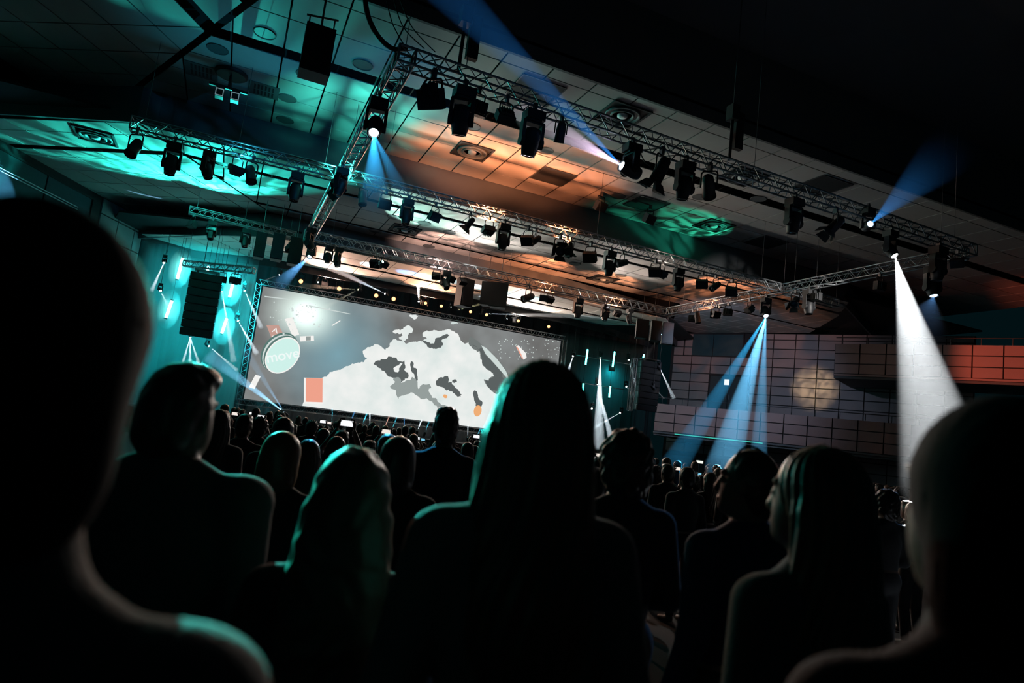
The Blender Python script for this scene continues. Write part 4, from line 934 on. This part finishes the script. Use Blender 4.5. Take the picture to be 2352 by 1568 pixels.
wash((1.75, 17.6, 7.45), (2.4, 18.9, Z1), 760, 100, (.06, .85, .70), 'wash light tinting the corner tiles teal', blend=.8)
wash((-.6, 18.3, 7.4), (-.2, 17.4, Z1), 110, 130, (.03, .45, .65), 'wash light dimly tinting the side ceiling')
wash((3.4, 11.75, 7.45), (2, 21.6, 9.6), 420, 60, (.02, .35, .75), 'added fill lamp dimly bluing the fascia behind the dark truss')  # added fill for the bluish tone of the fascia
wash((2.5, 11.45, 7.5), (8.4, 11.5, 8.0), 420, 50, (.45, .8, 1), 'added lamp silvering the corner end of the near truss')  # lamp added only to brighten this end of the truss
wash((17.9, 14.6, 7.4), (17.9, 25, 7.9), 520, 36, (1, .95, .9), 'added lamp silvering the wall side truss')  # added to make the truss pale; its real source is unknown
wash((6.3, 18.55, 7.45), (6.3, 19.2, Z1), 1200, 96, ORANGE, 'first wash light throwing orange on the middle ceiling', blend=.5)
wash((8.9, 18.55, 7.45), (8.8, 19.0, Z1), 950, 96, (1, .30, .12), 'second wash light throwing orange on the middle ceiling', blend=.5)
wash((11.9, 25.85, 7.45), (11.7, 26.8, Z2), 620, 100, ORANGE, 'wash light warming the ceiling over the stage edge', gobo=.35, gscale=4)
wash((15.2, 25.85, 7.45), (15.2, 26.8, Z2), 520, 100, (1, .40, .20), 'wash light warming the ceiling toward the bent fascia', gobo=.35, gscale=4)
wash((6.9, 25.85, 7.45), (7.4, 26.8, Z2), 520, 100, (1, .6, .5), 'wash light warming the ceiling over the screen corner', gobo=.35, gscale=4)
wash((3.6, 33.35, 7.67), (4.2, 30.2, Z3), 2400, 110, (1, .58, .42), 'wash light warming the stage ceiling near the screen corner')
wash((8.6, 33.35, 7.67), (8.4, 30.2, Z3), 2400, 110, (1, .46, .26), 'wash light warming the stage ceiling over the map')
wash((13.6, 33.35, 7.67), (14.0, 30.2, Z3), 2400, 110, (1, .84, .72), 'wash light warming the stage ceiling past the speakers')
wash((4.6, 25.45, 7.4), (6.2, 23.0, Z2), 1500, 90, (.5, 1, .88), 'wash light throwing mint light behind the lamp row', gobo=.7, gscale=4)
wash((17.7, 22.2, 7.4), (19.4, 24.2, Z2), 900, 95, ORANGE, 'wash light with an orange patch by the wall side truss', gobo=.85, gscale=7)
wash((17.7, 17.0, 7.5), (31.6, 17.2, 7.3), 3200, 34, (1, .17, .09), 'wash light reddening the upper balcony')
wash((17.65, 23.6, 7.4), (26.4, 31.0, 5.2), 1050, 84, (.46, .58, .82), 'wash light tinting the panelled wall lilac', blend=.8)
wash((17.7, 21.4, 7.5), tuple(RWP(8.4, 6.15)), 7000, 12, (1, .74, .40), 'narrow lamp making the warm patch on the wall', blend=1, gobo=.6, gscale=26)
wash((17.65, 20.2, 7.4), (15.0, 20.6, Z1), 900, 50, (.05, 1, .6), 'wash light with the green patch on the dim ceiling', gobo=.95, gscale=8)
wash((12.5, 18.3, 7.45), (13.0, 17.3, Z1), 38, 140, (1, .80, .66), 'added fill lamp dimly lifting the far tiles')  # weak fill put in so the far tiles show
wash((8.0, 25.4, 7.45), (8.6, 23.6, Z2), 620, 125, (1, .96, .9), 'added fill lamp lifting the tiles behind the lamp row', gobo=.5, gscale=3)  # added fill that raises this stretch of ceiling
wash((14.6, 25.4, 7.45), (15.2, 23.6, Z2), 450, 125, (1, .88, .8), 'added fill lamp lifting the tiles near the wall side truss', gobo=.4, gscale=3)  # second added fill for the lower ceiling
wash((-.4, 29.3, 6.6), (-2.0, 37, 4.5), 4200, 95, (.01, .72, .80), 'added lamp filling the haze behind the line array with teal')  # added since the tubes alone leave the haze too dark
wash((19.5, 32.75, 5.95), (21.6, 37, 5.0), 420, 60, (.01, .72, .85), 'added lamp filling the haze beside the screen with teal')  # added haze lamp, helping out the tubes on this side
wash((-.9, 29.4, 6.55), (.6, 1.5, 1.6), 220, 16, TEAL, 'added teal rim lamp beside the line array', blend=.6)  # added for faint teal rims on the heads, in place of tube light
wash((-.2, 29.4, 6.55), (.0, 1.5, 1.5), 62000, 2.7, TEAL, 'added narrow teal rim lamp beside the line array', blend=.6)  # added tight cone so only the nearest hair gets a strong rim
wash((11.6, 25.5, 7.5), (2.6, 3.0, 1.6), 2600, 34, (1, .92, .85), 'added white lamp standing in for screen light on the crowd', blend=.6)  # added in place of the light the screen casts on the crowd

# ------------------------------------------------------------------ people
class Field:
    """a signed distance grid that smooth-joins tapered limbs and ellipsoids into one surface"""
    def __init__(s, lo, hi, h):
        s.lo = np.array(lo, np.float32); s.h = h; s.n = np.ceil((np.array(hi)-np.array(lo))/h).astype(int)+1
        s.F = np.full(s.n, .5, np.float32)
        s.ax = [s.lo[i]+h*np.arange(s.n[i], dtype=np.float32) for i in range(3)]
    def sub(s, lo, hi):
        sl = []
        for i in range(3):
            a = max(0, int((lo[i]-s.lo[i])/s.h)-1); b = min(s.n[i], int((hi[i]-s.lo[i])/s.h)+3); sl.append(slice(a, max(a, b)))
        sl = tuple(sl); return sl, [s.ax[0][sl[0]][:, None, None], s.ax[1][sl[1]][None, :, None], s.ax[2][sl[2]][None, None, :]]
    def put(s, lo, hi, fn, k, cut=False):
        m = max(k, .02)+.03; lo = np.array(lo)-m; hi = np.array(hi)+m
        sl, (X, Y, Z) = s.sub(lo, hi)
        if 0 in s.F[sl].shape: return
        d = fn(X, Y, Z).astype(np.float32); f = s.F[sl]
        if cut:
            h = np.clip(.5-.5*(f+d)/k, 0, 1); s.F[sl] = f*(1-h)+(-d)*h+k*h*(1-h)
        else:
            h = np.clip(.5+.5*(d-f)/k, 0, 1); s.F[sl] = d*(1-h)+f*h-k*h*(1-h)
    def cap(s, a, b, ra, rb, k=.03, cut=False):
        a = np.array(a, np.float32); b = np.array(b, np.float32); ab = b-a; L2 = float(ab@ab); r = max(ra, rb)
        def fn(X, Y, Z):
            px, py, pz = X-a[0], Y-a[1], Z-a[2]; t = np.clip((px*ab[0]+py*ab[1]+pz*ab[2])/L2, 0, 1)
            return np.sqrt((px-t*ab[0])**2+(py-t*ab[1])**2+(pz-t*ab[2])**2)-(ra+(rb-ra)*t)
        s.put(np.minimum(a, b)-r, np.maximum(a, b)+r, fn, k, cut)
    def ell(s, c, r, k=.03, cut=False, tilt=0):
        ct, st_ = math.cos(tilt), math.sin(tilt)
        def fn(X, Y, Z):
            x, y, z = X-c[0], Y-c[1], Z-c[2]
            y, z = y*ct+z*st_, -y*st_+z*ct
            k0 = np.sqrt((x/r[0])**2+(y/r[1])**2+(z/r[2])**2); k1 = np.sqrt((x/r[0]**2)**2+(y/r[1]**2)**2+(z/r[2]**2)**2)+1e-6
            return k0*(k0-1)/k1
        m = max(r); s.put(np.array(c)-m, np.array(c)+m, fn, k, cut)
    def warp(s, fn):
        X, Y, Z = s.ax[0][:, None, None], s.ax[1][None, :, None], s.ax[2][None, None, :]
        s.F = s.F+fn(X, Y, Z).astype(np.float32)
    def data(s, name, m):
        F = s.F; S = F < 0; n = np.array(F.shape)-1
        C = {}
        for i in (0, 1):
            for j in (0, 1):
                for k in (0, 1): C[i, j, k] = S[i:n[0]+i, j:n[1]+j, k:n[2]+k]
        cnt = sum(c.astype(np.int8) for c in C.values()); act = (cnt > 0) & (cnt < 8)
        ii, jj, kk = np.nonzero(act); idx = np.full(act.shape, -1, np.int64); idx[act] = np.arange(len(ii))
        acc = np.zeros((len(ii), 3), np.float32); num = np.zeros(len(ii), np.float32); keys = list(C)
        V = {c: F[ii+c[0], jj+c[1], kk+c[2]] for c in keys}
        for a in keys:
            for ax in range(3):
                if a[ax]: continue
                b = list(a); b[ax] = 1; b = tuple(b); va, vb = V[a], V[b]; mk = (va < 0) != (vb < 0)
                t = np.where(mk, va/np.where(va == vb, 1, va-vb), 0); p = np.array(a, np.float32)[None, :].repeat(len(ii), 0); p[:, ax] += t
                acc += p*mk[:, None]; num += mk
        v = s.lo+s.h*(np.stack([ii, jj, kk], 1)+acc/num[:, None])
        quads = []
        for ax in range(3):
            o = [i for i in range(3) if i != ax]
            a = [slice(None)]*3; b = [slice(None)]*3; a[ax] = slice(0, -1); b[ax] = slice(1, None)
            ch = S[tuple(a)] != S[tuple(b)]; neg = S[tuple(a)]
            for i in o: ch = ch & True
            e = np.argwhere(ch)
            e = e[(e[:, o[0]] > 0) & (e[:, o[1]] > 0) & (e[:, o[0]] < F.shape[o[0]]-1) & (e[:, o[1]] < F.shape[o[1]]-1)]
            def cell(d0, d1):
                c = e.copy(); c[:, o[0]] -= d0; c[:, o[1]] -= d1; return idx[c[:, 0], c[:, 1], c[:, 2]]
            q = np.stack([cell(1, 1), cell(0, 1), cell(0, 0), cell(1, 0)], 1)
            fl = neg[e[:, 0], e[:, 1], e[:, 2]]
            if ax == 1: fl = ~fl
            q[~fl] = q[~fl][:, ::-1]
            quads.append(q)
        q = np.concatenate(quads); q = q[(q >= 0).all(1)]
        me = bpy.data.meshes.new(name); me.vertices.add(len(v)); me.vertices.foreach_set('co', v.astype(np.float32).ravel())
        me.loops.add(q.size); me.loops.foreach_set('vertex_index', q.ravel().astype(np.int32))
        me.polygons.add(len(q)); me.polygons.foreach_set('loop_start', np.arange(0, q.size, 4, dtype=np.int32))
        me.polygons.foreach_set('use_smooth', np.ones(len(q), bool)); me.update(calc_edges=True); me.validate(); me.materials.append(m)
        return me

def arm_points(sd, pose):
    sh = (sd*.185, 0, 1.395)
    if pose == 'down': return sh, (sd*.235, -.03, 1.11), (sd*.235, .07, .87), (sd*.232, .11, .79)
    if pose == 'phone': return sh, (sd*.225, .20, 1.52), (sd*.098, .30, 1.76), (sd*.088, .31, 1.835)
    if pose == 'phone_low': return sh, (sd*.22, .12, 1.17), (sd*.1, .33, 1.36), (sd*.088, .36, 1.43)
    return sh, (sd*.235, -.03, 1.11), (sd*.12, .2, 1.04), (sd*.06, .23, 1.04)
def build_person(pose='down', hair='short', res=.011, build=1.0, square=0, hair_mat='hair_dark', top='cloth_black', legs='cloth_black', lift=0, turn=0, collar=0):
    """meshes of one standing person, feet at z = 0, facing +y, 1.76 tall: body, hair, jacket, trousers"""
    zt = 2.0 if pose == 'phone' else 1.86
    lo, hi = (-.36, -.24, -.01), (.36, .46 if 'phone' in pose else .36, zt)
    f = Field(lo, hi, res)
    # head turned about the neck
    ct, sn = math.cos(turn), math.sin(turn)
    def H(x, y, z): return (x*ct-y*sn, x*sn+y*ct, z+lift)
    hx = .075
    f.ell(H(0, .012, 1.648), (hx+.01*abs(sn), .097-.01*abs(sn), .108)); f.ell(H(0, .05, 1.575), (.056, .058, .066), .04)
    f.cap(H(0, .098, 1.655), H(0, .118, 1.612), .012, .016, .012); f.ell(H(0, .088, 1.545), (.026, .022, .02), .02)
    f.ell(H(0, .1, 1.572), (.026, .012, .011), .01)
    for sd in (-1, 1):
        f.ell(H(sd*.079, .004, 1.632), (.011, .024, .034), .01); f.ell(H(sd*.033, .108, 1.648), (.018, .014, .013), .01, True)
        f.ell(H(sd*.033, .09, 1.646), (.013, .013, .013), .004); f.cap(H(sd*.015, .1, 1.672), H(sd*.05, .086, 1.674), .008, .007, .012)
    body0 = f.F.copy()
    f.cap((0, -.012, 1.42), H(0, .0, 1.57), .062*build, .054*build, .03)
    g = Field(lo, hi, res)                                   # garment, a little proud of the body
    t = Field(lo, hi, res)
    def both(fld, o):
        w = build
        fld.cap((0, -.015, 1.475), (-.14*w, -.01, 1.405), .05+o, .045+o, .04); fld.cap((0, -.015, 1.475), (.14*w, -.01, 1.405), .05+o, .045+o, .04)
        fld.ell((0, .005, 1.27), (.175*w+o, .112+o, .19+o), .05); fld.ell((0, 0, 1.07), (.145*w+o, .098+o, .17+o), .06)
        for sd in (-1, 1):
            a, b, c, d = arm_points(sd, pose); a = (a[0]*w, a[1], a[2])
            fld.cap(a, b, .055+o+square*.006, .041+o, .035); fld.cap(b, c, .041+o, .028+o, .02)
            if square: fld.ell((sd*.185*w, 0, 1.40+.012*square), (.06+o, .075+o, .04+o), .02)
    def lower(fld, o):
        fld.ell((0, -.012, .93), (.165+o, .118+o, .13+o), .06)
        for sd in (-1, 1):
            fld.cap((sd*.09, -.005, .9), (sd*.1, .015, .5), .082+o, .056+o, .04); fld.cap((sd*.1, .015, .5), (sd*.105, -.025, .1), .056+o, .038+o, .03)
    both(f, 0); lower(f, 0)
    for sd in (-1, 1):
        a, b, c, d = arm_points(sd, pose); c = np.array(c); d = np.array(d); u = (d-c)/np.linalg.norm(d-c)
        f.ell(tuple(d), (.02, .036, .045) if 'phone' in pose else (.02, .04, .048), .015)
        side = np.array((0, 1, 0)) if 'phone' in pose else np.array((0, 1, 0))
        for k in range(4):
            L = (.07, .08, .075, .06)[k]
            if 'phone' in pose:
                base = d+np.array((0, .03, .012+.018*(k-1.5)+.02)); mid = base+np.array((-sd*.02, .012, .006)); tip = mid+np.array((-sd*L*.6, -.004, .004))
            else:
                base = d+u*.035+side*(k-1.5)*.019; mid = base+u*L*.5+np.array((-sd*.006, 0, 0)); tip = mid+u*L*.42+np.array((-sd*.018, 0, 0))
            f.cap(base, mid, .0095, .009, .006); f.cap(mid, tip, .009, .0075, .004)
        tb = d+np.array((0, -.012 if 'phone' in pose else .03, .0)); tm = tb+u*.028+(np.array((-sd*.012, -.022, 0)) if 'phone' in pose else np.array((-sd*.01, .026, 0)))
        f.cap(tb, tm, .0125, .011, .006); f.cap(tm, tm+u*.02+np.array((-sd*.018 if 'phone' in pose else -sd*.004, .004, 0)), .0105, .0085, .004)
        f.cap((sd*.105, -.03, .06), (sd*.12, .13, .035), .043, .034, .02)
    both(g, .012)
    if collar: g.cap((0, -.012, 1.44), H(0, -.004, 1.56), .078, .068, .03)
    # garment ends at the neckline, waist and wrists
    g.put(lo, hi, lambda X, Y, Z: (Z-(1.505+collar+.12*np.clip(-Y, -.2, .1)))*-1+0*X, .006, True)
    g.put(lo, hi, lambda X, Y, Z: (Z-.84)*1.0+0*X+0*Y if False else (Z-.84)+0*X+0*Y, .006, True) if False else None
    zc = g.ax[2]; g.F[:, :, zc < .86] = np.maximum(g.F[:, :, zc < .86], .02) if pose != 'down' else g.F[:, :, zc < .86]
    lower(t, .01)
    t.F[:, :, t.ax[2] < .09] = .02
    out = [('body', f.data('person', M['skin']))]
    out.append(('jacket', g.data('jacket', M[top]))); out.append(('trousers', t.data('trousers', M[legs])))
    # hair
    hlo = (-.24, -.3, .95); hhi = (.24, .2, 1.92); hr = min(res, .009)
    q = Field(hlo, hhi, hr)
    if hair in ('short', 'crop'):
        q.ell(H(0, -.006, 1.664), (.085, .105, .104)); q.ell(H(0, -.045, 1.60), (.074, .068, .085), .03)
        if hair == 'short': q.ell(H(0, .04, 1.735), (.07, .065, .038), .03)
        q.ell(H(0, .14, 1.585), (.13, .085, .115), .02, True)
        amp, fq = .004, 55
    elif hair == 'spiky':
        q.ell(H(0, -.006, 1.668), (.084, .104, .108)); q.ell(H(0, -.05, 1.60), (.068, .062, .08), .03); q.ell(H(0, .03, 1.745), (.07, .07, .04), .03)
        q.ell(H(0, .14, 1.585), (.13, .085, .115), .02, True); amp, fq = .008, 75
    elif hair == 'curly':
        q.ell(H(0, -.015, 1.665), (.112, .125, .125)); q.ell(H(0, -.05, 1.58), (.1, .08, .1), .04); q.ell(H(0, .16, 1.575), (.11, .085, .12), .02, True); amp, fq = .012, 62
    elif hair == 'bob':
        q.ell(H(0, -.012, 1.66), (.097, .112, .112)); q.ell(H(0, -.035, 1.55), (.105, .085, .115), .05); q.ell(H(0, .15, 1.57), (.1, .085, .15), .02, True); amp, fq = .0013, 90
    else:                                                    # long, wavy
        wv = hair == 'wavy'
        q.ell(H(0, -.012, 1.662), (.094, .112, .112)); q.ell(H(0, -.05, 1.57), (.102, .075, .13), .05)
        q.ell(H(0, -.075, 1.42), (.122 if wv else .112, .062, .2), .05, tilt=-.08); q.ell(H(0, -.1, 1.27), (.115, .05, .16), .05)
        for sd in (-1, 1): q.cap(H(sd*.082, -.02, 1.6), H(sd*.115, -.03, 1.33), .03, .028, .03)
        q.ell(H(0, .15, 1.57), (.088, .095, .16), .02, True); amp, fq = (.006, 40) if wv else (.0045, 48)
    if hair in ('long', 'bob'):
        q.warp(lambda X, Y, Z: amp*np.sin(np.arctan2(X, Y+.02)*fq*.45+6*np.sin(Z*9))*.8)
    else:
        q.warp(lambda X, Y, Z: amp*np.sin(X*fq*1.3+4*np.sin(Z*17))*np.sin(Y*fq+3*np.sin(X*19))*np.sin(Z*fq*.9+2*np.sin(Y*23)))
    out.append(('hair', q.data('hair', M[hair_mat])))
    return out
TOP = 1.765; STAND = []
def place_person(parts, top, yaw, label, group=None, cat='person', lift=0):
    """top: world position of the crown"""
    s = top[2]/(TOP+lift); STAND.append((top[0], top[1]))
    r = link('person', parts[0][1], None, (top[0], top[1], 0), (0, 0, yaw)); r.scale = (s, s, s)
    for n, me in parts[1:]: link(n, me, r)
    tag(r, label, cat, group); return r
def strands(parent, pts, n, m, seed, spread, length, r=.0006, drop=(0, 0, -1)):
    """fine loose hairs standing off the hair surface"""
    rnd = random.Random(seed); mb = MB()
    for i in range(n):
        a, b = rnd.choice(list(zip(pts[:-1], pts[1:]))); t = rnd.random(); p = Vector(a).lerp(Vector(b), t)+Vector((rnd.gauss(0, .006), rnd.gauss(0, .012), rnd.gauss(0, .006)))
        d = Vector(spread)*rnd.uniform(.4, 1.2)+Vector((rnd.gauss(0, .3), rnd.gauss(0, .3), rnd.gauss(0, .3)))*.4; L = length*rnd.uniform(.4, 1.2); q = p
        for k in range(5):
            d2 = (d+Vector(drop)*k*.28).normalized(); nq = q+d2*L/5; mb.tube(q, nq, r*(1-k*.15), r*(.85-k*.15), n=3, caps=False); q = nq
    o = mb.obj('loose_hair', m, parent); o['kind'] = 'stuff'; return o
def yaw_to(x, y, tx=8.6, ty=33): return -math.atan2(tx-x, ty-y)
def crown(px, py, w): return onW(px, py, w)
# --- the people close to the camera
t = crown(138, 490, .62)
place_person(build_person('down', 'bob', .008, square=.5, top='cloth_grey', hair_mat='hair_black', lift=.05, collar=.06), t, yaw_to(t.x, t.y)-.1, 'big blurred dark head with short hair closest to the camera', lift=.05)
t = crown(428, 838, 1.72)
place_person(build_person('down', 'short', .008, 1.05, square=1.6, top='cloth_grey', hair_mat='hair_dark', turn=-.28, lift=-.03), t, yaw_to(t.x, t.y), 'man in a dark square shouldered jacket turning his head toward the screen', lift=-.03)
t = crown(1252, 838, 1.42)
wc = place_person(build_person('down', 'long', .007, .92, hair_mat='hair_brown', top='cloth_pale'), t, yaw_to(t.x, t.y)+.06, 'woman with long straight hair standing tall before the screen')
t = crown(822, 1034, 1.55)
wb_ = place_person(build_person('cross', 'wavy', .007, .9, hair_mat='hair_blond'), t, yaw_to(t.x, t.y), 'blond woman with wavy hair rimmed in teal light')
strands(wb_, [(-.10, -.03, 1.62), (-.125, -.04, 1.5), (-.135, -.05, 1.4), (-.13, -.07, 1.25)], 60, M['hair_blond'], 5, (-1, -.1, -.4), .05)
t = crown(1029, 941, 4.65)
place_person(build_person('down', 'spiky', .009, 1.0), t, yaw_to(t.x, t.y)+.12, 'man with spiky short hair standing against the map')
t = crown(1442, 997, 2.8)
place_person(build_person('cross', 'curly', .009, 1.0), t, yaw_to(t.x, t.y), 'person with thick curly hair before the dark stage side')
t = crown(1728, 1032, 2.4)
mg = place_person(build_person('down', 'crop', .008, 1.02, top='cloth_blue', turn=.5), t, yaw_to(t.x, t.y)+.25, 'man in a collared shirt looking sideways with glasses pushed up on his head')
gl = MB(); gp = [(math.cos(a)*.088, -.015+math.sin(a)*.02, 1.7+.075*math.sin(a)) for a in [math.pi*i/10 for i in range(11)]]
gl.path(gp, .004, 6).obj('glasses', M['black'], mg)
t = crown(1885, 1030, 1.6)
wr = place_person(build_person('cross', 'long', .007, .92, hair_mat='hair_brown', top='cloth_grey', turn=.2), t, yaw_to(t.x, t.y)+.3, 'long haired woman with her lit cheek turned to the stage')
t = crown(2305, 922, .8)
place_person(build_person('down', 'bob', .008, 1.0, hair_mat='hair_black', collar=.03), t, yaw_to(t.x, t.y), 'blurred dark head at the edge beneath the thick white beam')
# --- people in the next rows, each placed where the photograph shows the head
PROTO = {}
def proto(pose, hair, hm, top):
    k = (pose, hair, hm, top)
    if k not in PROTO: PROTO[k] = build_person(pose, hair, .012, 1.0, hair_mat=hm, top=top)
    return PROTO[k]
ROWS = [(655, 993, 96, 'bob', 'hair_red', 'cloth_black', 'auburn haired person with an orange rimmed head'), (712, 1010, 62, 'long', 'hair_red', 'cloth_black', 'person tucked behind the auburn haired head'), (655, 958, 58, 'crop', 'hair_dark', 'cloth_black', 'person in a dark cap like hair above the auburn head'),
        (508, 942, 54, 'long', 'hair_blond', 'cloth_grey', 'blond person beside the square shouldered man'), (478, 962, 43, 'long', 'hair_blond', 'cloth_black', 'blond person half hidden by the square shouldered man'), (565, 952, 46, 'short', 'hair_dark', 'cloth_black', 'dark haired person below the blue stage beam'),
        (600, 960, 37, 'curly', 'hair_dark', 'cloth_black', 'curly haired person below the blue stage beam'), (920, 1004, 88, 'bob', 'hair_dark', 'cloth_black', 'round dark head beside the man at the map'), (776, 1003, 50, 'long', 'hair_brown', 'cloth_black', 'long haired person under the raised phone'),
        (745, 984, 34, 'bob', 'hair_dark', 'cloth_blue', 'small head left of the raised phone'), (893, 998, 52, 'short', 'hair_brown', 'cloth_black', 'head peeking past the round dark head'), (850, 1012, 42, 'short', 'hair_dark', 'cloth_blue', 'dark head between the raised phone and the round head'),
        (1075, 1016, 32, 'bob', 'hair_dark', 'cloth_black', 'small head beside the tall hair below the map'), (1092, 1024, 30, 'long', 'hair_brown', 'cloth_black', 'second small head beside the tall hair below the map'), (1535, 1066, 35, 'short', 'hair_dark', 'cloth_black', 'dark head past the curly hair'),
        (1580, 1072, 42, 'crop', 'hair_dark', 'cloth_black', 'cropped head in front of the blue doorway'), (1632, 1085, 34, 'long', 'hair_brown', 'cloth_black', 'pale edged head beside the man with glasses'), (1612, 1092, 26, 'short', 'hair_dark', 'cloth_black', 'small head between two darker ones near the doorway'),
        (2035, 1128, 50, 'curly', 'hair_dark', 'cloth_black', 'glinting head between the two women and the edge'), (2075, 1142, 34, 'short', 'hair_dark', 'cloth_grey', 'second glinting head near the blurred edge head'), (2100, 1152, 41, 'bob', 'hair_brown', 'cloth_grey', 'third glinting head near the blurred edge head'),
        (1370, 1075, 60, 'short', 'hair_dark', 'cloth_black', 'dark head before the curly haired person'), (1690, 1080, 36, 'bob', 'hair_dark', 'cloth_black', 'head almost hidden behind the man with glasses')]
for px, py, wd, hs, hm, tp, lb in ROWS:
    t = crown(px, py, F*.185/wd); place_person(proto('cross', hs, hm, tp), t, yaw_to(t.x, t.y)+random.uniform(-.2, .2), lb)
# --- raised phones
def phone(px, py, w, m, label, plabel, hs='short', hm='hair_dark', size=1.0, tilt=0):
    c = onW(px, py, w); s = c.z/1.85; y = yaw_to(c.x, c.y)
    fx, fy = math.sin(-y), math.cos(-y)
    t = Vector((c.x-fx*.315*s, c.y-fy*.315*s, TOP*s))
    place_person(proto('phone', hs, hm, 'cloth_black'), t, y, plabel, 'people filming with raised phones')
    o = empty('smartphone', (c.x, c.y, c.z-.036*s), y)
    MB().box((0, 0, .036*s), (.15*s*size, .009, .072*s)).obj('case', M['black'], o)
    MB().box((0, -.0052, .036*s), (.14*s*size, .0012, .066*s)).obj('display', m, o)
    tag(o, label, 'phone', 'raised phones')
PH = [(797, 972, 6.6, 'phone', 'held up in two hands below the screen'), (600, 957, 10.5, 'phone', 'beside the blue stage beam'), (540, 950, 12, 'phone_warm', 'by the blond head'), (579, 949, 15, 'phone', 'farther back past the blond head'), (887, 991, 8.8, 'phone_warm', 'showing the picture beside the round dark head'),
      (742, 968, 13, 'phone', 'below the salmon card on the screen'), (756, 971, 15, 'phone_warm', 'next to another below the salmon card'), (958, 1006, 13, 'phone', 'left of the man at the map'), (971, 1009, 15, 'phone_blue', 'close to the shoulder of the man at the map'), (1094, 1002, 12, 'phone', 'by the long hair below the map'),
      (1362, 1053, 9.5, 'phone', 'at the foot of the pale stage beam'), (1375, 1045, 11, 'phone_warm', 'above another at the foot of the pale beam'), (1501, 1073, 11, 'phone_warm', 'past the curly hair'), (1557, 1076, 12, 'phone_warm', 'before the blue doorway'), (1578, 1082, 11, 'phone_blue', 'glowing blue before the doorway'), (2044, 1131, 8, 'phone_warm', 'glinting near the blurred edge head'), (1606, 1088, 14, 'phone_blue', 'faint blue one near the doorway')]
for i, (px, py, w, m, t_) in enumerate(PH):
    phone(px, py, w, M[m], f'lit phone {t_}', f'person filming, whose lit phone is {t_}', ('short', 'bob', 'curly')[i % 3], ('hair_dark', 'hair_brown')[i % 2])
# --- the far crowd, heads just below eye level
random.seed(11)
taken = []
KINDS = [('cross', 'short', 'hair_dark', 'cloth_black'), ('cross', 'bob', 'hair_brown', 'cloth_black'), ('cross', 'long', 'hair_brown', 'cloth_black'), ('cross', 'curly', 'hair_dark', 'cloth_black'), ('cross', 'crop', 'hair_dark', 'cloth_black')]
for i in range(400):
    w = random.uniform(7, 24) ; px = random.choice((random.uniform(500, 1130), random.uniform(1340, 1660), random.uniform(1990, 2120)))
    hor = 920+.121*(px-509); py = hor+random.uniform(2, 26)*(14/w)+4
    t = crown(px, py, w)
    if t.y > 29 or not 1.42 < t.z < 1.75 or any((t.x-a)**2+(t.y-b)**2 < .45 for a, b in STAND): continue
    taken.append((t.x, t.y))
    zone = 'below the screen' if px < 1200 else ('below the dark stage side' if px < 1700 else 'below the panelled wall')
    place_person(proto(*random.choice(KINDS)), t, yaw_to(t.x, t.y)+random.uniform(-.25, .25), f'small dark head among the packed far crowd {zone}', f'far crowd {zone}')
    if len(taken) >= 110: break
